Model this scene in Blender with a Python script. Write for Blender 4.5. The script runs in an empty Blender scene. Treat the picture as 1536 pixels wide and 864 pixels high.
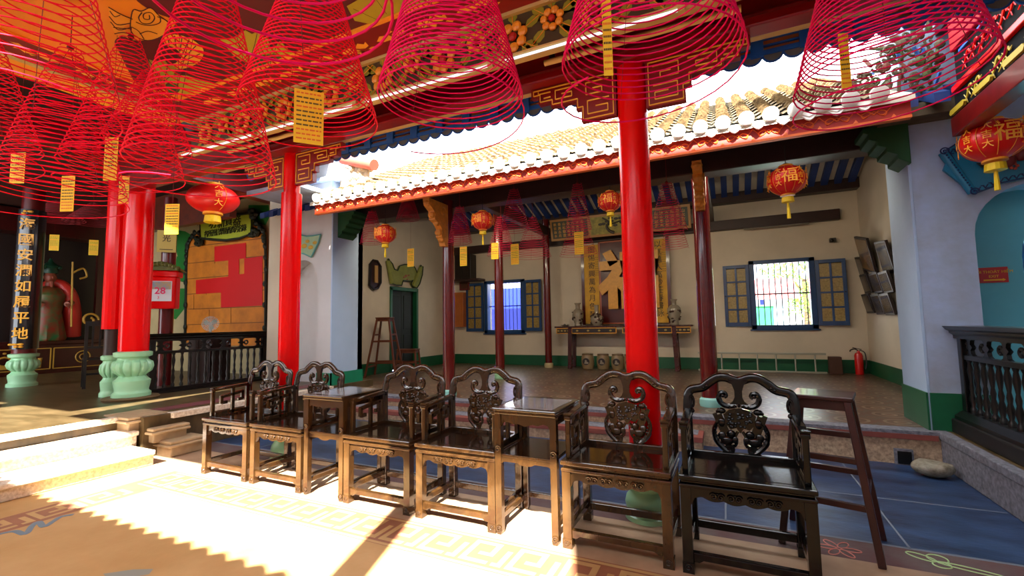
import bpy, math, random
from math import pi, sin, cos, tan, radians, sqrt, atan2
from mathutils import Vector, Matrix
random.seed(7)
SC = bpy.context.scene
COL = SC.collection

# ------------------------------------------------------------------ camera data (fitted to the photograph)
CAM_C = Vector((1.138, -2.621, 1.316))
YAW, PITCH, ROLL, FPX = radians(25.362), radians(4.433), radians(-1.003), 681.1
PW, PH = 1536.0, 864.0
_f = Vector((-sin(YAW)*cos(PITCH), cos(YAW)*cos(PITCH), sin(PITCH)))
_r = Vector((cos(YAW), sin(YAW), 0))
_u = _r.cross(_f)
CR = cos(ROLL)*_r + sin(ROLL)*_u
CU = -sin(ROLL)*_r + cos(ROLL)*_u
CF = _f
def ray(x, y):
    return CR*((x-PW/2)/FPX) - CU*((y-PH/2)/FPX) + CF
def onZ(x, y, z=0.0):
    d = ray(x, y); return CAM_C + d*((z-CAM_C.z)/d.z)
def onY(x, y, yy):
    d = ray(x, y); return CAM_C + d*((yy-CAM_C.y)/d.y)
def onX(x, y, xx):
    d = ray(x, y); return CAM_C + d*((xx-CAM_C.x)/d.x)
def at(x, y, depth):
    return CAM_C + ray(x, y)*depth

# ------------------------------------------------------------------ materials
def lin(c):
    return tuple(((v/12.92) if v <= 0.04045 else ((v+0.055)/1.055)**2.4) for v in c)
_M = {}
def mat(name, col, rough=0.5, metal=0.0, var=0.0, scale=6.0, bump=0.0, bscale=None, coat=0.0, col2=None, spec=0.5, detail=4.0, stretch=None):
    """Principled surface whose colour wanders between col and col2 (or col darkened by var) with noise."""
    if name in _M: return _M[name]
    m = bpy.data.materials.new(name); m.use_nodes = True
    nt = m.node_tree; b = nt.nodes['Principled BSDF']
    b.inputs['Roughness'].default_value = rough
    b.inputs['Metallic'].default_value = metal
    b.inputs['Specular IOR Level'].default_value = spec
    if coat: b.inputs['Coat Weight'].default_value = coat; b.inputs['Coat Roughness'].default_value = 0.08
    c1 = (*col, 1)
    b.inputs['Base Color'].default_value = c1
    m.diffuse_color = c1
    if var or col2 or bump:
        tc = nt.nodes.new('ShaderNodeTexCoord')
        src = tc.outputs['Object']
        if stretch:
            mp = nt.nodes.new('ShaderNodeMapping'); mp.inputs['Scale'].default_value = stretch
            nt.links.new(src, mp.inputs['Vector']); src = mp.outputs['Vector']
        n = nt.nodes.new('ShaderNodeTexNoise'); n.inputs['Scale'].default_value = scale; n.inputs['Detail'].default_value = detail
        n.inputs['Roughness'].default_value = 0.62
        nt.links.new(src, n.inputs['Vector'])
        if var or col2:
            r = nt.nodes.new('ShaderNodeValToRGB')
            r.color_ramp.elements[0].position = 0.33; r.color_ramp.elements[1].position = 0.68
            c0 = (*col2, 1) if col2 else tuple(v*(1-var) for v in col)+(1,)
            r.color_ramp.elements[0].color = c0; r.color_ramp.elements[1].color = c1
            nt.links.new(n.outputs['Fac'], r.inputs['Fac']); nt.links.new(r.outputs['Color'], b.inputs['Base Color'])
        if bump:
            n2 = n
            if bscale:
                n2 = nt.nodes.new('ShaderNodeTexNoise'); n2.inputs['Scale'].default_value = bscale; n2.inputs['Detail'].default_value = 5
                nt.links.new(src, n2.inputs['Vector'])
            bp = nt.nodes.new('ShaderNodeBump'); bp.inputs['Strength'].default_value = bump; bp.inputs['Distance'].default_value = 0.02
            nt.links.new(n2.outputs['Fac'], bp.inputs['Height']); nt.links.new(bp.outputs['Normal'], b.inputs['Normal'])
    _M[name] = m
    return m
def emis(name, col, strength):
    if name in _M: return _M[name]
    m = mat(name, col, 0.6); b = m.node_tree.nodes['Principled BSDF']
    b.inputs['Emission Color'].default_value = (*col, 1); b.inputs['Emission Strength'].default_value = strength
    return m

# ------------------------------------------------------------------ mesh builder
class MB:
    def __init__(s): s.v = []; s.f = []; s.mi = []; s.cur = 0; s.M = None
    def mt(s, i): s.cur = i; return s
    def _v(s, pts):
        n = len(s.v)
        if s.M is not None: s.v += [tuple(s.M @ Vector(p)) for p in pts]
        else: s.v += [tuple(p) for p in pts]
        return n
    def _f(s, fs, n):
        for f in fs: s.f.append(tuple(i+n for i in f)); s.mi.append(s.cur)
    def box(s, x0, x1, y0, y1, z0, z1, taper=None):
        t = taper or 0.0
        p = [(x0, y0, z0), (x1, y0, z0), (x1, y1, z0), (x0, y1, z0), (x0+t, y0+t, z1), (x1-t, y0+t, z1), (x1-t, y1-t, z1), (x0+t, y1-t, z1)]
        n = s._v(p); s._f([(0, 3, 2, 1), (4, 5, 6, 7), (0, 1, 5, 4), (1, 2, 6, 5), (2, 3, 7, 6), (3, 0, 4, 7)], n); return s
    def bar(s, a, b, w, h, up=(0, 0, 1)):
        a, b = Vector(a), Vector(b); d = (b-a).normalized(); u = Vector(up)
        if abs(d.dot(u)) > .95: u = Vector((0, 1, 0))
        sd = d.cross(u).normalized(); u = sd.cross(d).normalized()
        p = []
        for e in (a, b):
            for i, j in ((-1, -1), (1, -1), (1, 1), (-1, 1)): p.append(e + sd*(w/2*i) + u*(h/2*j))
        n = s._v(p); s._f([(3, 2, 1, 0), (4, 5, 6, 7), (0, 1, 5, 4), (1, 2, 6, 5), (2, 3, 7, 6), (3, 0, 4, 7)], n); return s
    def tube(s, pts, r, seg=8, cap=True, closed=False, flat=None):
        P = [Vector(p) for p in pts]; R = r if isinstance(r, (list, tuple)) else [r]*len(P); m = len(P)
        t0 = (P[1]-P[0]).normalized(); ref = Vector((0, 0, 1)) if abs(t0.z) < .9 else Vector((1, 0, 0))
        nrm = (ref - t0*ref.dot(t0)).normalized(); out = []
        for i in range(m):
            if closed: t = (P[(i+1) % m]-P[i-1])
            else: t = P[min(i+1, m-1)]-P[max(i-1, 0)]
            if t.length < 1e-9: t = t0.copy()
            t.normalize(); nrm = (nrm - t*nrm.dot(t))
            if nrm.length < 1e-6: nrm = t.orthogonal()
            nrm.normalize(); bn = t.cross(nrm)
            for k in range(seg):
                a = 2*pi*k/seg; out.append(P[i] + (nrm*cos(a) + bn*sin(a))*R[i])
        n = s._v(out); fs = []
        for i in range(m if closed else m-1):
            for k in range(seg):
                j = (i+1) % m
                fs.append((i*seg+k, i*seg+(k+1) % seg, j*seg+(k+1) % seg, j*seg+k))
        if cap and not closed:
            fs.append(tuple(range(seg-1, -1, -1))); fs.append(tuple((m-1)*seg+k for k in range(seg)))
        s._f(fs, n); return s
    def lathe(s, prof, seg=24, c=(0, 0, 0), flute=0, fdepth=0.0, frange=None):
        n0 = []
        for (r, z) in prof:
            for k in range(seg):
                a = 2*pi*k/seg; rr = r
                if flute and (frange is None or frange[0] <= z <= frange[1]): rr = r*(1-fdepth*abs(cos(flute*a/2))**8*1.0)
                n0.append((c[0]+rr*cos(a), c[1]+rr*sin(a), c[2]+z))
        n = s._v(n0); fs = []; m = len(prof)
        for i in range(m-1):
            for k in range(seg): fs.append((i*seg+k, i*seg+(k+1) % seg, (i+1)*seg+(k+1) % seg, (i+1)*seg+k))
        fs.append(tuple(range(seg-1, -1, -1))); fs.append(tuple((m-1)*seg+k for k in range(seg)))
        s._f(fs, n); return s
    def prism(s, poly, o, ax, ay, depth):
        """outline poly (2-D) placed at o along ax, ay and thickened by depth along ax x ay"""
        o, ax, ay = Vector(o), Vector(ax), Vector(ay); nz = ax.cross(ay).normalized()
        m = len(poly); ar = sum(poly[i-1][0]*poly[i][1]-poly[i][0]*poly[i-1][1] for i in range(m))
        if ar < 0: poly = poly[::-1]
        p = [o+ax*x+ay*y for x, y in poly] + [o+ax*x+ay*y+nz*depth for x, y in poly]
        n = s._v(p)
        fs = [tuple(range(m-1, -1, -1)), tuple(range(m, 2*m))] + [(i, (i+1) % m, m+(i+1) % m, m+i) for i in range(m)]
        s._f(fs, n); return s
    def ball(s, c, r, seg=10, rings=6):
        c = Vector(c); R = r if hasattr(r, '__len__') else (r, r, r)
        p = [c+Vector((0, 0, -R[2]))]
        for i in range(1, rings):
            a = -pi/2+pi*i/rings
            for k in range(seg):
                b = 2*pi*k/seg; p.append(c+Vector((R[0]*cos(a)*cos(b), R[1]*cos(a)*sin(b), R[2]*sin(a))))
        p.append(c+Vector((0, 0, R[2]))); n = s._v(p); L = len(p)-1; fs = []
        for k in range(seg):
            fs.append((0, 1+(k+1) % seg, 1+k)); fs.append((L, L-seg+k, L-seg+(k+1) % seg))
        for i in range(rings-2):
            for k in range(seg): fs.append((1+i*seg+k, 1+i*seg+(k+1) % seg, 1+(i+1)*seg+(k+1) % seg, 1+(i+1)*seg+k))
        s._f(fs, n); return s
    def quad(s, a, b, c, d): n = s._v([a, b, c, d]); s._f([(0, 1, 2, 3)], n); return s
    def poly(s, pts): n = s._v(pts); s._f([tuple(range(len(pts)))], n); return s
    def text(s, txt, o, ax, ay, size, depth=0.004, off=0.0):
        vs, fs = glyphs(txt, off); o, ax, ay = Vector(o), Vector(ax)*size, Vector(ay)*size; nz = ax.cross(ay).normalized()
        n = s._v([o+ax*x+ay*y+nz*(depth if z > 0 else 0) for x, y, z in vs]); s._f(fs, n); return s
    def build(s, name, mats, parent=None, smooth=False, bev=0.0, sub=0):
        me = bpy.data.meshes.new(name); me.from_pydata(s.v, [], s.f)
        if not isinstance(mats, (list, tuple)): mats = [mats]
        for m in mats: me.materials.append(m)
        me.polygons.foreach_set('material_index', s.mi)
        if smooth:
            me.polygons.foreach_set('use_smooth', [True]*len(me.polygons))
            try: me.set_sharp_from_angle(angle=radians(38))
            except Exception: pass
        me.update()
        o = bpy.data.objects.new(name, me); COL.objects.link(o)
        if parent is not None: o.parent = parent
        if bev:
            b = o.modifiers.new('Bevel', 'BEVEL'); b.width = bev; b.segments = 2; b.limit_method = 'ANGLE'; b.angle_limit = radians(40)
        if sub:
            b = o.modifiers.new('Subdivision', 'SUBSURF'); b.levels = sub; b.render_levels = sub
        return o
_G = {}
def glyphs(txt, off=0.0):
    if (txt, off) in _G: return _G[txt, off]
    c = bpy.data.curves.new('lettering', 'FONT'); c.body = txt; c.align_x = 'CENTER'; c.align_y = 'CENTER'; c.extrude = 0.02; c.resolution_u = 2; c.offset = off
    o = bpy.data.objects.new('lettering', c); COL.objects.link(o); bpy.context.view_layer.update()
    me = bpy.data.meshes.new_from_object(o.evaluated_get(bpy.context.evaluated_depsgraph_get()))
    r = ([tuple(v.co) for v in me.vertices], [tuple(p.vertices) for p in me.polygons])
    bpy.data.objects.remove(o); bpy.data.curves.remove(c); bpy.data.meshes.remove(me)
    _G[txt, off] = r; return r
def tag(o, label=None, cat=None, group=None, kind=None):
    if label: o['label'] = label
    if cat: o['category'] = cat
    if group: o['group'] = group
    if kind: o['kind'] = kind
    return o
def thing(name, label, cat, loc=(0, 0, 0), rz=0.0, group=None, kind='thing'):
    o = bpy.data.objects.new(name, None); COL.objects.link(o); o.empty_display_size = 0.1
    o.location = loc; o.rotation_euler = (0, 0, rz); return tag(o, label, cat, group, kind)
def struct(name, mb, mats, parent=None, **k):
    o = mb.build(name, mats, parent, **k)
    if parent is None: o['kind'] = 'structure'
    return o
def copy_tree(o, label=None, parent=None):
    c = o.copy(); COL.objects.link(c)
    if parent is not None: c.parent = parent
    if label: c['label'] = label
    for ch in list(o.children): copy_tree(ch, None, c)
    return c
def spiral(c, ax, ay, r0, turns, a0=0.0, n=26, r1=0.0, sgn=1):
    c, ax, ay = Vector(c), Vector(ax), Vector(ay); out = []
    for i in range(n+1):
        t = i/n; a = a0+sgn*2*pi*turns*t; r = r0+(r1-r0)*t
        out.append(c+ax*(r*cos(a))+ay*(r*sin(a)))
    return out
def arc(cx, cy, r, a0, a1, n=12):
    return [(cx+r*cos(a0+(a1-a0)*i/n), cy+r*sin(a0+(a1-a0)*i/n)) for i in range(n+1)]
def smoothline(pts, n=6):
    P = [Vector(p) for p in pts]; out = []
    for i in range(len(P)-1):
        p0, p1, p2, p3 = P[max(i-1, 0)], P[i], P[i+1], P[min(i+2, len(P)-1)]
        for k in range(n):
            t = k/n
            out.append(0.5*((2*p1)+(p2-p0)*t+(2*p0-5*p1+4*p2-p3)*t*t+(3*p1-p0-3*p2+p3)*t**3))
    out.append(P[-1]); return out
X3, Y3, Z3 = Vector((1, 0, 0)), Vector((0, 1, 0)), Vector((0, 0, 1))
# ================================================================== materials
white = mat('limewash', lin((.80, .80, .80)), .85, var=.12, scale=1.3, bump=.15, bscale=14)
inwall = mat('limewash_aged', lin((.84, .79, .70)), .85, var=.14, scale=1.1, bump=.12, bscale=12)
staincast = mat('limewash_stained_bluecast', lin((.64, .71, .84)), .85, col2=lin((.58, .61, .66)), scale=2.2, bump=.15, bscale=14)  # stained limewash with the right side's blue cast mixed into its colour
blueface = mat('limewash_cool_lit', lin((.66, .75, .86)), .8, var=.10, scale=1.5, bump=.12, bscale=14)  # cool light on the pier end faces put into the limewash colour
green = mat('dado_green_paint', lin((.06, .36, .22)), .45, var=.25, scale=3)
turq = mat('turquoise_wall_paint', lin((.42, .72, .76)), .7, var=.12, scale=2)
tan_ = mat('ochre_plaster_floor', lin((.77, .62, .41)), .62, col2=lin((.70, .54, .32)), scale=1.6, bump=.12, bscale=30)
beige = mat('beige_plaster_floor', lin((.70, .58, .46)), .6, col2=lin((.56, .44, .34)), scale=2.2, bump=.1, bscale=30)
greyred = mat('grey_red_floor', lin((.38, .33, .32)), .6, col2=lin((.34, .17, .17)), scale=2.6, bump=.1, bscale=40)
slate = mat('blue_slate_floor', lin((.19, .29, .44)), .42, col2=lin((.05, .09, .20)), scale=2.2, detail=9, bump=.12, bscale=20, stretch=(1, 2.5, 1))
maroon = mat('maroon_floor_band', lin((.60, .38, .27)), .6, var=.2, scale=5)
frett = mat('gold_floor_fret', lin((.76, .61, .39)), .6, var=.15, scale=5)
stone = mat('speckled_step_stone', lin((.74, .64, .52)), .75, col2=lin((.56, .47, .38)), scale=38, bump=.2, detail=2)
stone2 = mat('grey_step_stone', lin((.48, .48, .52)), .75, col2=lin((.34, .34, .37)), scale=30, bump=.2, detail=2)
reds = mat('red_cement_band', lin((.52, .26, .22)), .6, var=.25, scale=4)
platf = mat('left_hall_floor', lin((.38, .31, .20)), .35, col2=lin((.24, .19, .10)), scale=2, stretch=(1, 3, 1))
purp = mat('purple_red_cement', lin((.46, .24, .26)), .5, var=.2, scale=3)
redlac = mat('red_lacquer', (.85, .001, .002), .22, coat=.12, spec=.25, var=.06, scale=2, bump=.02, bscale=5)
darkred = mat('dark_red_wood', lin((.42, .05, .05)), .28, var=.3, scale=8, coat=.3)
browncol = mat('red_brown_column_paint', lin((.38, .05, .035)), .22, coat=.5, var=.25, scale=6)
redbeam = mat('red_beam_paint', lin((.55, .03, .05)), .3, var=.15, scale=3, coat=.2)
darkwood = mat('dark_beam_wood', lin((.20, .09, .06)), .45, var=.35, scale=7, stretch=(1, 6, 1))
black = mat('black_paint', lin((.05, .05, .055)), .35)
gold = mat('gold_paint', lin((.88, .62, .16)), .35, var=.2, scale=20)
yell = mat('yellow_line_paint', lin((.95, .72, .20)), .5)
bluep = mat('blue_eave_paint', lin((.06, .36, .78)), .5, var=.15, scale=8)
greyt = mat('grey_tile', lin((.42, .44, .47)), .7, var=.25, scale=9)
terra = mat('orange_batten_wood', lin((.88, .52, .28)), .6, var=.25, scale=9)
cream = mat('cream_wood', lin((.84, .70, .42)), .55, var=.2, scale=5)
tilem = mat('straw_coloured_roof_tile', lin((.56, .47, .31)), .9, col2=lin((.30, .22, .13)), scale=26, bump=.5, detail=3)
tilew = mat('whitewashed_tile_end', lin((.95, .93, .88)), .7, var=.08, scale=20)
fasc = mat('orange_red_fascia_paint', lin((.70, .17, .06)), .45, var=.2, scale=6)
fasc2 = mat('fascia_gilding_sun_spots', lin((.90, .42, .16)), .5)
greenb = mat('green_corbel_paint', lin((.05, .28, .12)), .75, var=.25, scale=8)

def pavtile():
    m = bpy.data.materials.new('patterned_cement_tile'); m.use_nodes = True; nt = m.node_tree; b = nt.nodes['Principled BSDF']; N = nt.nodes.new; L = nt.links.new
    tc = N('ShaderNodeTexCoord'); sc = N('ShaderNodeVectorMath'); sc.operation = 'SCALE'; sc.inputs['Scale'].default_value = 1/.40
    fr = N('ShaderNodeVectorMath'); fr.operation = 'FRACTION'; sb = N('ShaderNodeVectorMath'); sb.operation = 'SUBTRACT'; sb.inputs[1].default_value = (.5, .5, 0)
    ml = N('ShaderNodeVectorMath'); ml.operation = 'MULTIPLY'; ml.inputs[1].default_value = (1, 1, 0); ln = N('ShaderNodeVectorMath'); ln.operation = 'LENGTH'
    L(tc.outputs['Object'], sc.inputs[0]); L(sc.outputs[0], fr.inputs[0]); L(fr.outputs[0], sb.inputs[0]); L(sb.outputs[0], ml.inputs[0]); L(ml.outputs[0], ln.inputs[0])
    r = N('ShaderNodeValToRGB'); r.color_ramp.interpolation = 'CONSTANT'; e = r.color_ramp.elements
    cs = [(0, (.42, .20, .14)), (.10, (.62, .55, .46)), (.17, (.32, .15, .11)), (.30, (.58, .52, .43)), (.37, (.36, .17, .12)), (.50, (.32, .30, .27)), (.62, (.46, .26, .18))]
    e[0].position = 0; e[0].color = (*lin(cs[0][1]), 1); e[1].position = cs[1][0]; e[1].color = (*lin(cs[1][1]), 1)
    for p, c in cs[2:]: q = e.new(p); q.color = (*lin(c), 1)
    L(ln.outputs['Value'], r.inputs['Fac'])
    n = N('ShaderNodeTexNoise'); n.inputs['Scale'].default_value = 3; n.inputs['Detail'].default_value = 5; L(tc.outputs['Object'], n.inputs['Vector'])
    mx = N('ShaderNodeMix'); mx.data_type = 'RGBA'; mx.blend_type = 'MIX'; mx.inputs['B'].default_value = (*lin((.30, .25, .18)), 1)
    rr = N('ShaderNodeMapRange'); rr.inputs['From Min'].default_value = .3; rr.inputs['From Max'].default_value = .75; rr.inputs['To Max'].default_value = .8
    L(n.outputs['Fac'], rr.inputs['Value']); L(rr.outputs[0], mx.inputs['Factor']); L(r.outputs['Color'], mx.inputs['A']); L(mx.outputs['Result'], b.inputs['Base Color'])
    b.inputs['Roughness'].default_value = .30
    return m
ptile = pavtile()

stepst = mat('pale_step_stone', lin((.88, .82, .74)), .75, col2=lin((.74, .66, .57)), scale=38, bump=.2, detail=2)
HL, HP, HR = .41, .30, .30      # floor heights: left hall, pavilion, right gallery
YB = 7.6                        # pavilion back wall
# ================================================================== floors
m = MB()
def fl(mi, x0, x1, y0, y1, z=0.0): m.mt(mi); m.quad((x0, y0, z), (x1, y0, z), (x1, y1, z), (x0, y1, z))
fl(0, -4.7, 3.0, -6, -.40); fl(1, -3.58, 3.0, -.40, -.06); fl(0, -4.7, -3.58, -.40, -.06); fl(2, -4.7, 3.0, -.06, .50); fl(3, -4.7, 3.0, .50, .76); fl(4, -4.7, 3.0, .76, 2.7)
fo = struct('floor', m, [tan_, maroon, beige, greyred, slate])
fb = MB()                       # inlaid key-fret border
def key(mb, o, ax, ay, n, pitch, h, t):
    o, ax, ay = Vector(o), Vector(ax), Vector(ay)
    def s(x0, x1, y0, y1):
        p = [o+ax*x0+ay*y0, o+ax*x1+ay*y0, o+ax*x1+ay*y1, o+ax*x0+ay*y1]; mb.quad(*[(q.x, q.y, .0015) for q in p])
    for i in range(n):
        x = i*pitch
        s(x, x+t, 0, h); s(x+t, x+pitch*.62, h-t, h); s(x+pitch*.62-t, x+pitch*.62, h*.36, h-t); s(x+pitch*.28, x+pitch*.62-t, h*.36, h*.36+t); s(x+pitch*.62+t*.6, x+pitch-t*.6, 0, t)
        s(x+t, x+pitch*.62, -.0, t); s(x+pitch*.8, x+pitch*.8+t, t, h*.75)
key(fb, (-3.5, -.35, 0), (1, 0, 0), (0, 1, 0), 21, .29, .24, .036)
for y in (-.385, -.085): fb.quad((-3.5, y-.012, .0015), (2.9, y-.012, .0015), (2.9, y+.012, .0015), (-3.5, y+.012, .0015))
tb = MB(); tb.quad((-3.58, -3.4, .0007), (-3.24, -3.4, .0007), (-3.24, -.40, .0007), (-3.58, -.40, .0007)); tb.build('border_band', maroon, fo)
key(fb, (-3.29, -3.1, 0), (0, 1, 0), (-1, 0, 0), 9, .29, .24, .036)
fb.build('key_fret_border', frett, fo)
ln = MB()                       # slate joints
for x in (-3.6, -2.4, -1.2, 0, 1.05, 2.0): ln.box(x, x+.012, .76, 2.65, 0, .001)
ln.box(-4.3, 2.75, 1.6, 1.612, 0, .001); ln.box(-4.3, 2.75, .755, .775, 0, .001)
ln.build('floor_joint', mat('floor_joint_grey', lin((.42, .45, .50)), .7), fo)
# painted motifs on the floor
def motif(name, pts, col, label, r=.011):
    q = MB().tube([(p.x, p.y, .002) for p in pts], r, 6, cap=True, closed=False)
    for i, v in enumerate(q.v): q.v[i] = (v[0], v[1], .0005+max(0, v[2]-.002)*.1)
    o = q.build(name, col, fo); o['label'] = label; return o
paleb = mat('pale_blue_floor_paint', lin((.42, .50, .55)), .6); palew = mat('chalk_white_floor_paint', lin((.55, .56, .52)), .6)
motif('wave_line', smoothline([onZ(*p) for p in [(0, 801), (22, 797), (38, 801), (48, 789), (58, 783), (66, 790), (80, 782), (92, 775), (110, 772)]]), paleb, 'pale blue wave line painted on the floor', .02)
fm = MB()
for k in range(6):
    c = onZ(1258, 823); a = 2*pi*k/6; d = Vector((cos(a), sin(a), 0)); e = Vector((-sin(a), cos(a), 0))
    fm.tube([(q.x, q.y, .0015) for q in [c+d*.012+(d*.048*(1-cos(t))/1 + e*.022*sin(t)) for t in [2*pi*j/14 for j in range(14)]]], .0035, 4, closed=True)
o = fm.build('flower_outline', mat('pink_floor_paint', lin((.80, .50, .45)), .6), fo)
fm = MB(); c = onZ(1405, 843)
for a, l, w in ((2.6, .13, .03), (-.25, .26, .022), (1.2, .09, .045), (-1.2, .07, .04)):
    d = Vector((cos(a), sin(a), 0)); e = Vector((-sin(a), cos(a), 0))
    fm.tube([(q.x, q.y, .0015) for q in [c+d*(l*.5*(1-cos(t)))+e*w*sin(t) for t in [2*pi*j/18 for j in range(18)]]], .004, 4, closed=True)
fm.build('leaf_outline', mat('pale_green_floor_paint', lin((.66, .78, .55)), .6), fo)
c = onZ(186, 860); bm_ = MB(); bm_.poly([(c.x+dx, c.y+dy, .001) for dx, dy in [(-.10, -.05), (.02, -.07), (.14, .05), (.10, .09), (.0, .04)]]); bm_.build('bird_figure', palew, fo)

# left hall platform, steps and stone cheek
m = MB(); m.mt(0).box(-13, -4.66, -6, .05, 0, HL); m.box(-13, -4.35, .05, 3.4, 0, HL-.0)
struct('floor_left_hall', m, [platf])
m = MB(); m.box(-4.70, -4.60, -6, .0, HL-.045, HL+.006); m.box(-4.42, -4.30, .30, 2.5, HL-.05, HL+.006); m.mt(1).box(-4.85, -4.60, .35, 2.5, HL, HL+.004)
struct('trim_platform_nosing', m, [stepst, purp], bev=.012)
m = MB(); m.box(-4.66, -4.40, -6, .02, 0, .27); m.box(-4.66, -4.36, -6, .02, .24, .285)
struct('floor_upper_step', m, stepst, bev=.01)
m = MB(); m.box(-4.40, -4.00, -6, -.02, 0, .12); m.box(-4.40, -3.97, -6, -.02, .10, .145)
struct('floor_lower_step', m, stepst, bev=.01)
ck = thing('step_cheek', 'moulded stone cheek of three stacked slabs closing the left steps', 'stone step end', (0, 0, 0)); ck['kind'] = 'structure'
for k, (x0, x1, y0, y1, z) in enumerate([(-4.92, -4.40, -.08, .32, HL), (-4.84, -4.22, .06, .44, .285), (-4.76, -4.06, .14, .52, .15)]):
    q = MB().box(x0+.04, x1-.04, y0+.04, y1-.02, 0 if k == 2 else z-.14, z-.045); q.box(x0, x1, y0, y1, z-.05, z-.022); q.box(x0+.018, x1-.018, y0+.018, y1, z-.022, z+.012)
    q.build('slab', mat('warm_cheek_stone', lin((.70, .60, .46)), .6, var=.25, scale=9), ck, bev=.012)

# pavilion floor + lower step
m = MB(); m.mt(0).box(-5.7, 3.5, 2.80, YB+.1, 0, HP); m.mt(1).box(-5.7, 2.76, 2.64, 2.80, 0, HP-.045); m.mt(2).box(-5.7, 2.76, 2.62, 2.80, HP-.045, HP)
struct('floor_pavilion', m, [ptile, stone, stone2])
m = MB(); m.mt(0).box(-4.35, .84, 2.33, 2.66, 0, .145); m.mt(1).box(-4.35, .85, 2.31, 2.66, .105, .155); m.mt(2).box(-4.35, .80, 2.42, 2.66, .155, .158)
struct('floor_pavilion_step', m, [stone, reds, stone2], bev=.006)
m = MB(); m.mt(0).box(-4.3, 2.74, 2.615, 2.64, HP-.075, HP-.03)
struct('trim_pavilion_edge', m, [reds])
m = MB(); m.box(2.425, 2.555, 2.60, 2.70, -.0, .135); m.mt(1).box(2.44, 2.54, 2.596, 2.604, .01, .12)
dh = tag(m.build('drain_opening', [stone2, black]), 'small dark square drain opening in the stone pavilion plinth', 'drain')
# right gallery platform
m = MB(); m.mt(0).box(2.80, 5.5, -6, 2.75, 0, HR); m.mt(1).box(2.75, 2.83, -6, 2.72, HR-.06, HR+.004); m.mt(2).box(2.76, 2.81, -6, 2.72, 0, HR-.06)
struct('floor_right_gallery', m, [platf, stone2, stone2], bev=.008)

# ================================================================== walls
def wall_xz(y0, y1, X0, X1, Z0, Z1, holes, mb):
    xs = sorted({X0, X1, *[h[0] for h in holes], *[h[1] for h in holes]})
    for a, b in zip(xs, xs[1:]):
        hh = [h for h in holes if h[0] <= a and h[1] >= b]
        if not hh: mb.box(a, b, y0, y1, Z0, Z1)
        for h in hh:
            if h[2] > Z0: mb.box(a, b, y0, y1, Z0, h[2])
            if h[3] < Z1: mb.box(a, b, y0, y1, h[3], Z1)
WL = (-4.45, -3.39, 1.10, 2.37); WR = (1.58, 2.63, 1.14, 2.44)
m = MB(); wall_xz(YB, YB+.3, -5.9, 3.7, HP, 4.7, [WL, WR], m); struct('wall_back', m, inwall)
m = MB()
for a, b, z0, z1 in ((2.55, 5.33, HP, 4.2), (6.21, YB, HP, 4.2), (5.33, 6.21, 2.12, 4.2)): m.box(-5.9, -5.6, a, b, z0, z1)
struct('wall_left', m, inwall)
m = MB(); m.box(3.4, 3.455, 3.34, YB, HP, 4.2); struct('wall_right', m, inwall)
m = MB(); m.box(-5.58, 3.39, YB-.015, YB, HP, HP+.24); struct('baseboard_back', m, green)
m = MB(); m.box(-5.6, -5.585, 2.6, 5.27, HP, HP+.24); m.box(-5.6, -5.585, 6.27, YB, HP, HP+.24); struct('baseboard_left', m, green)
m = MB(); m.box(3.385, 3.4, 3.3, YB-.02, HP, HP+.24); struct('baseboard_right', m, green)

def arch_front(mb, y0, y1, X0, X1, Z0, Z1, cx, r, zs, n=14):
    """wall in the XZ plane with an arched opening, front at y0, thickness to y1, reveal included"""
    pts = [(cx-r, Z0)] + [(cx+r*cos(pi-pi*i/n), zs+r*sin(pi-pi*i/n)) for i in range(n+1)] + [(cx+r, Z0)]
    if X0 < cx-r: mb.box(X0, cx-r, y0, y1, Z0, Z1)
    if X1 > cx+r: mb.box(cx+r, X1, y0, y1, Z0, Z1)
    a = pts[1:-1]
    for p, q in zip(a, a[1:]):
        x0, x1 = max(p[0], X0), min(q[0], X1)
        if x1 <= x0: continue
        for y in (y0, y1): mb.quad((p[0], y, p[1]), (q[0], y, q[1]), (q[0], y, Z1), (p[0], y, Z1))
        mb.quad((p[0], y0, p[1]), (p[0], y1, p[1]), (q[0], y1, q[1]), (q[0], y0, q[1]))
# right end wall with the arched doorway
m = MB(); m.mt(0); arch_front(m, 2.72, 3.0, 2.74, 5.5, HR, 4.2, 3.55, .41, 2.03); m.mt(1).box(2.72, 2.742, 2.72, 3.34, HP, 4.2); m.mt(0).box(2.742, 3.45, 3.30, 3.34, HP, 4.2)
struct('wall_front_right', m, [staincast, blueface])
m = MB(); m.box(2.735, 3.14, 2.705, 2.72, HR, HR+.33); m.box(2.705, 2.72, 2.705, 3.34, HP, HP+.33); struct('baseboard_front_right', m, green)
m = MB(); arch_front(m, 3.20, 3.29, 2.76, 5.5, HR, 4.0, 4.13, .50, 1.85); struct('wall_passage', m, turq)
m = MB(); m.box(2.76, 5.5, 3.0, 3.2, 2.75, 2.8); m.box(3.46, 6.6, 6.0, 6.1, HR, 4.0); m.box(6.5, 6.6, 3.3, 6.0, HR, 4); m.box(2.76, 6.6, 2.76, 3.3, HR-.1, HR); m.box(3.46, 6.6, 3.3, 6.0, HR-.1, HR)
struct('wall_passage_rear', m, turq)
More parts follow.
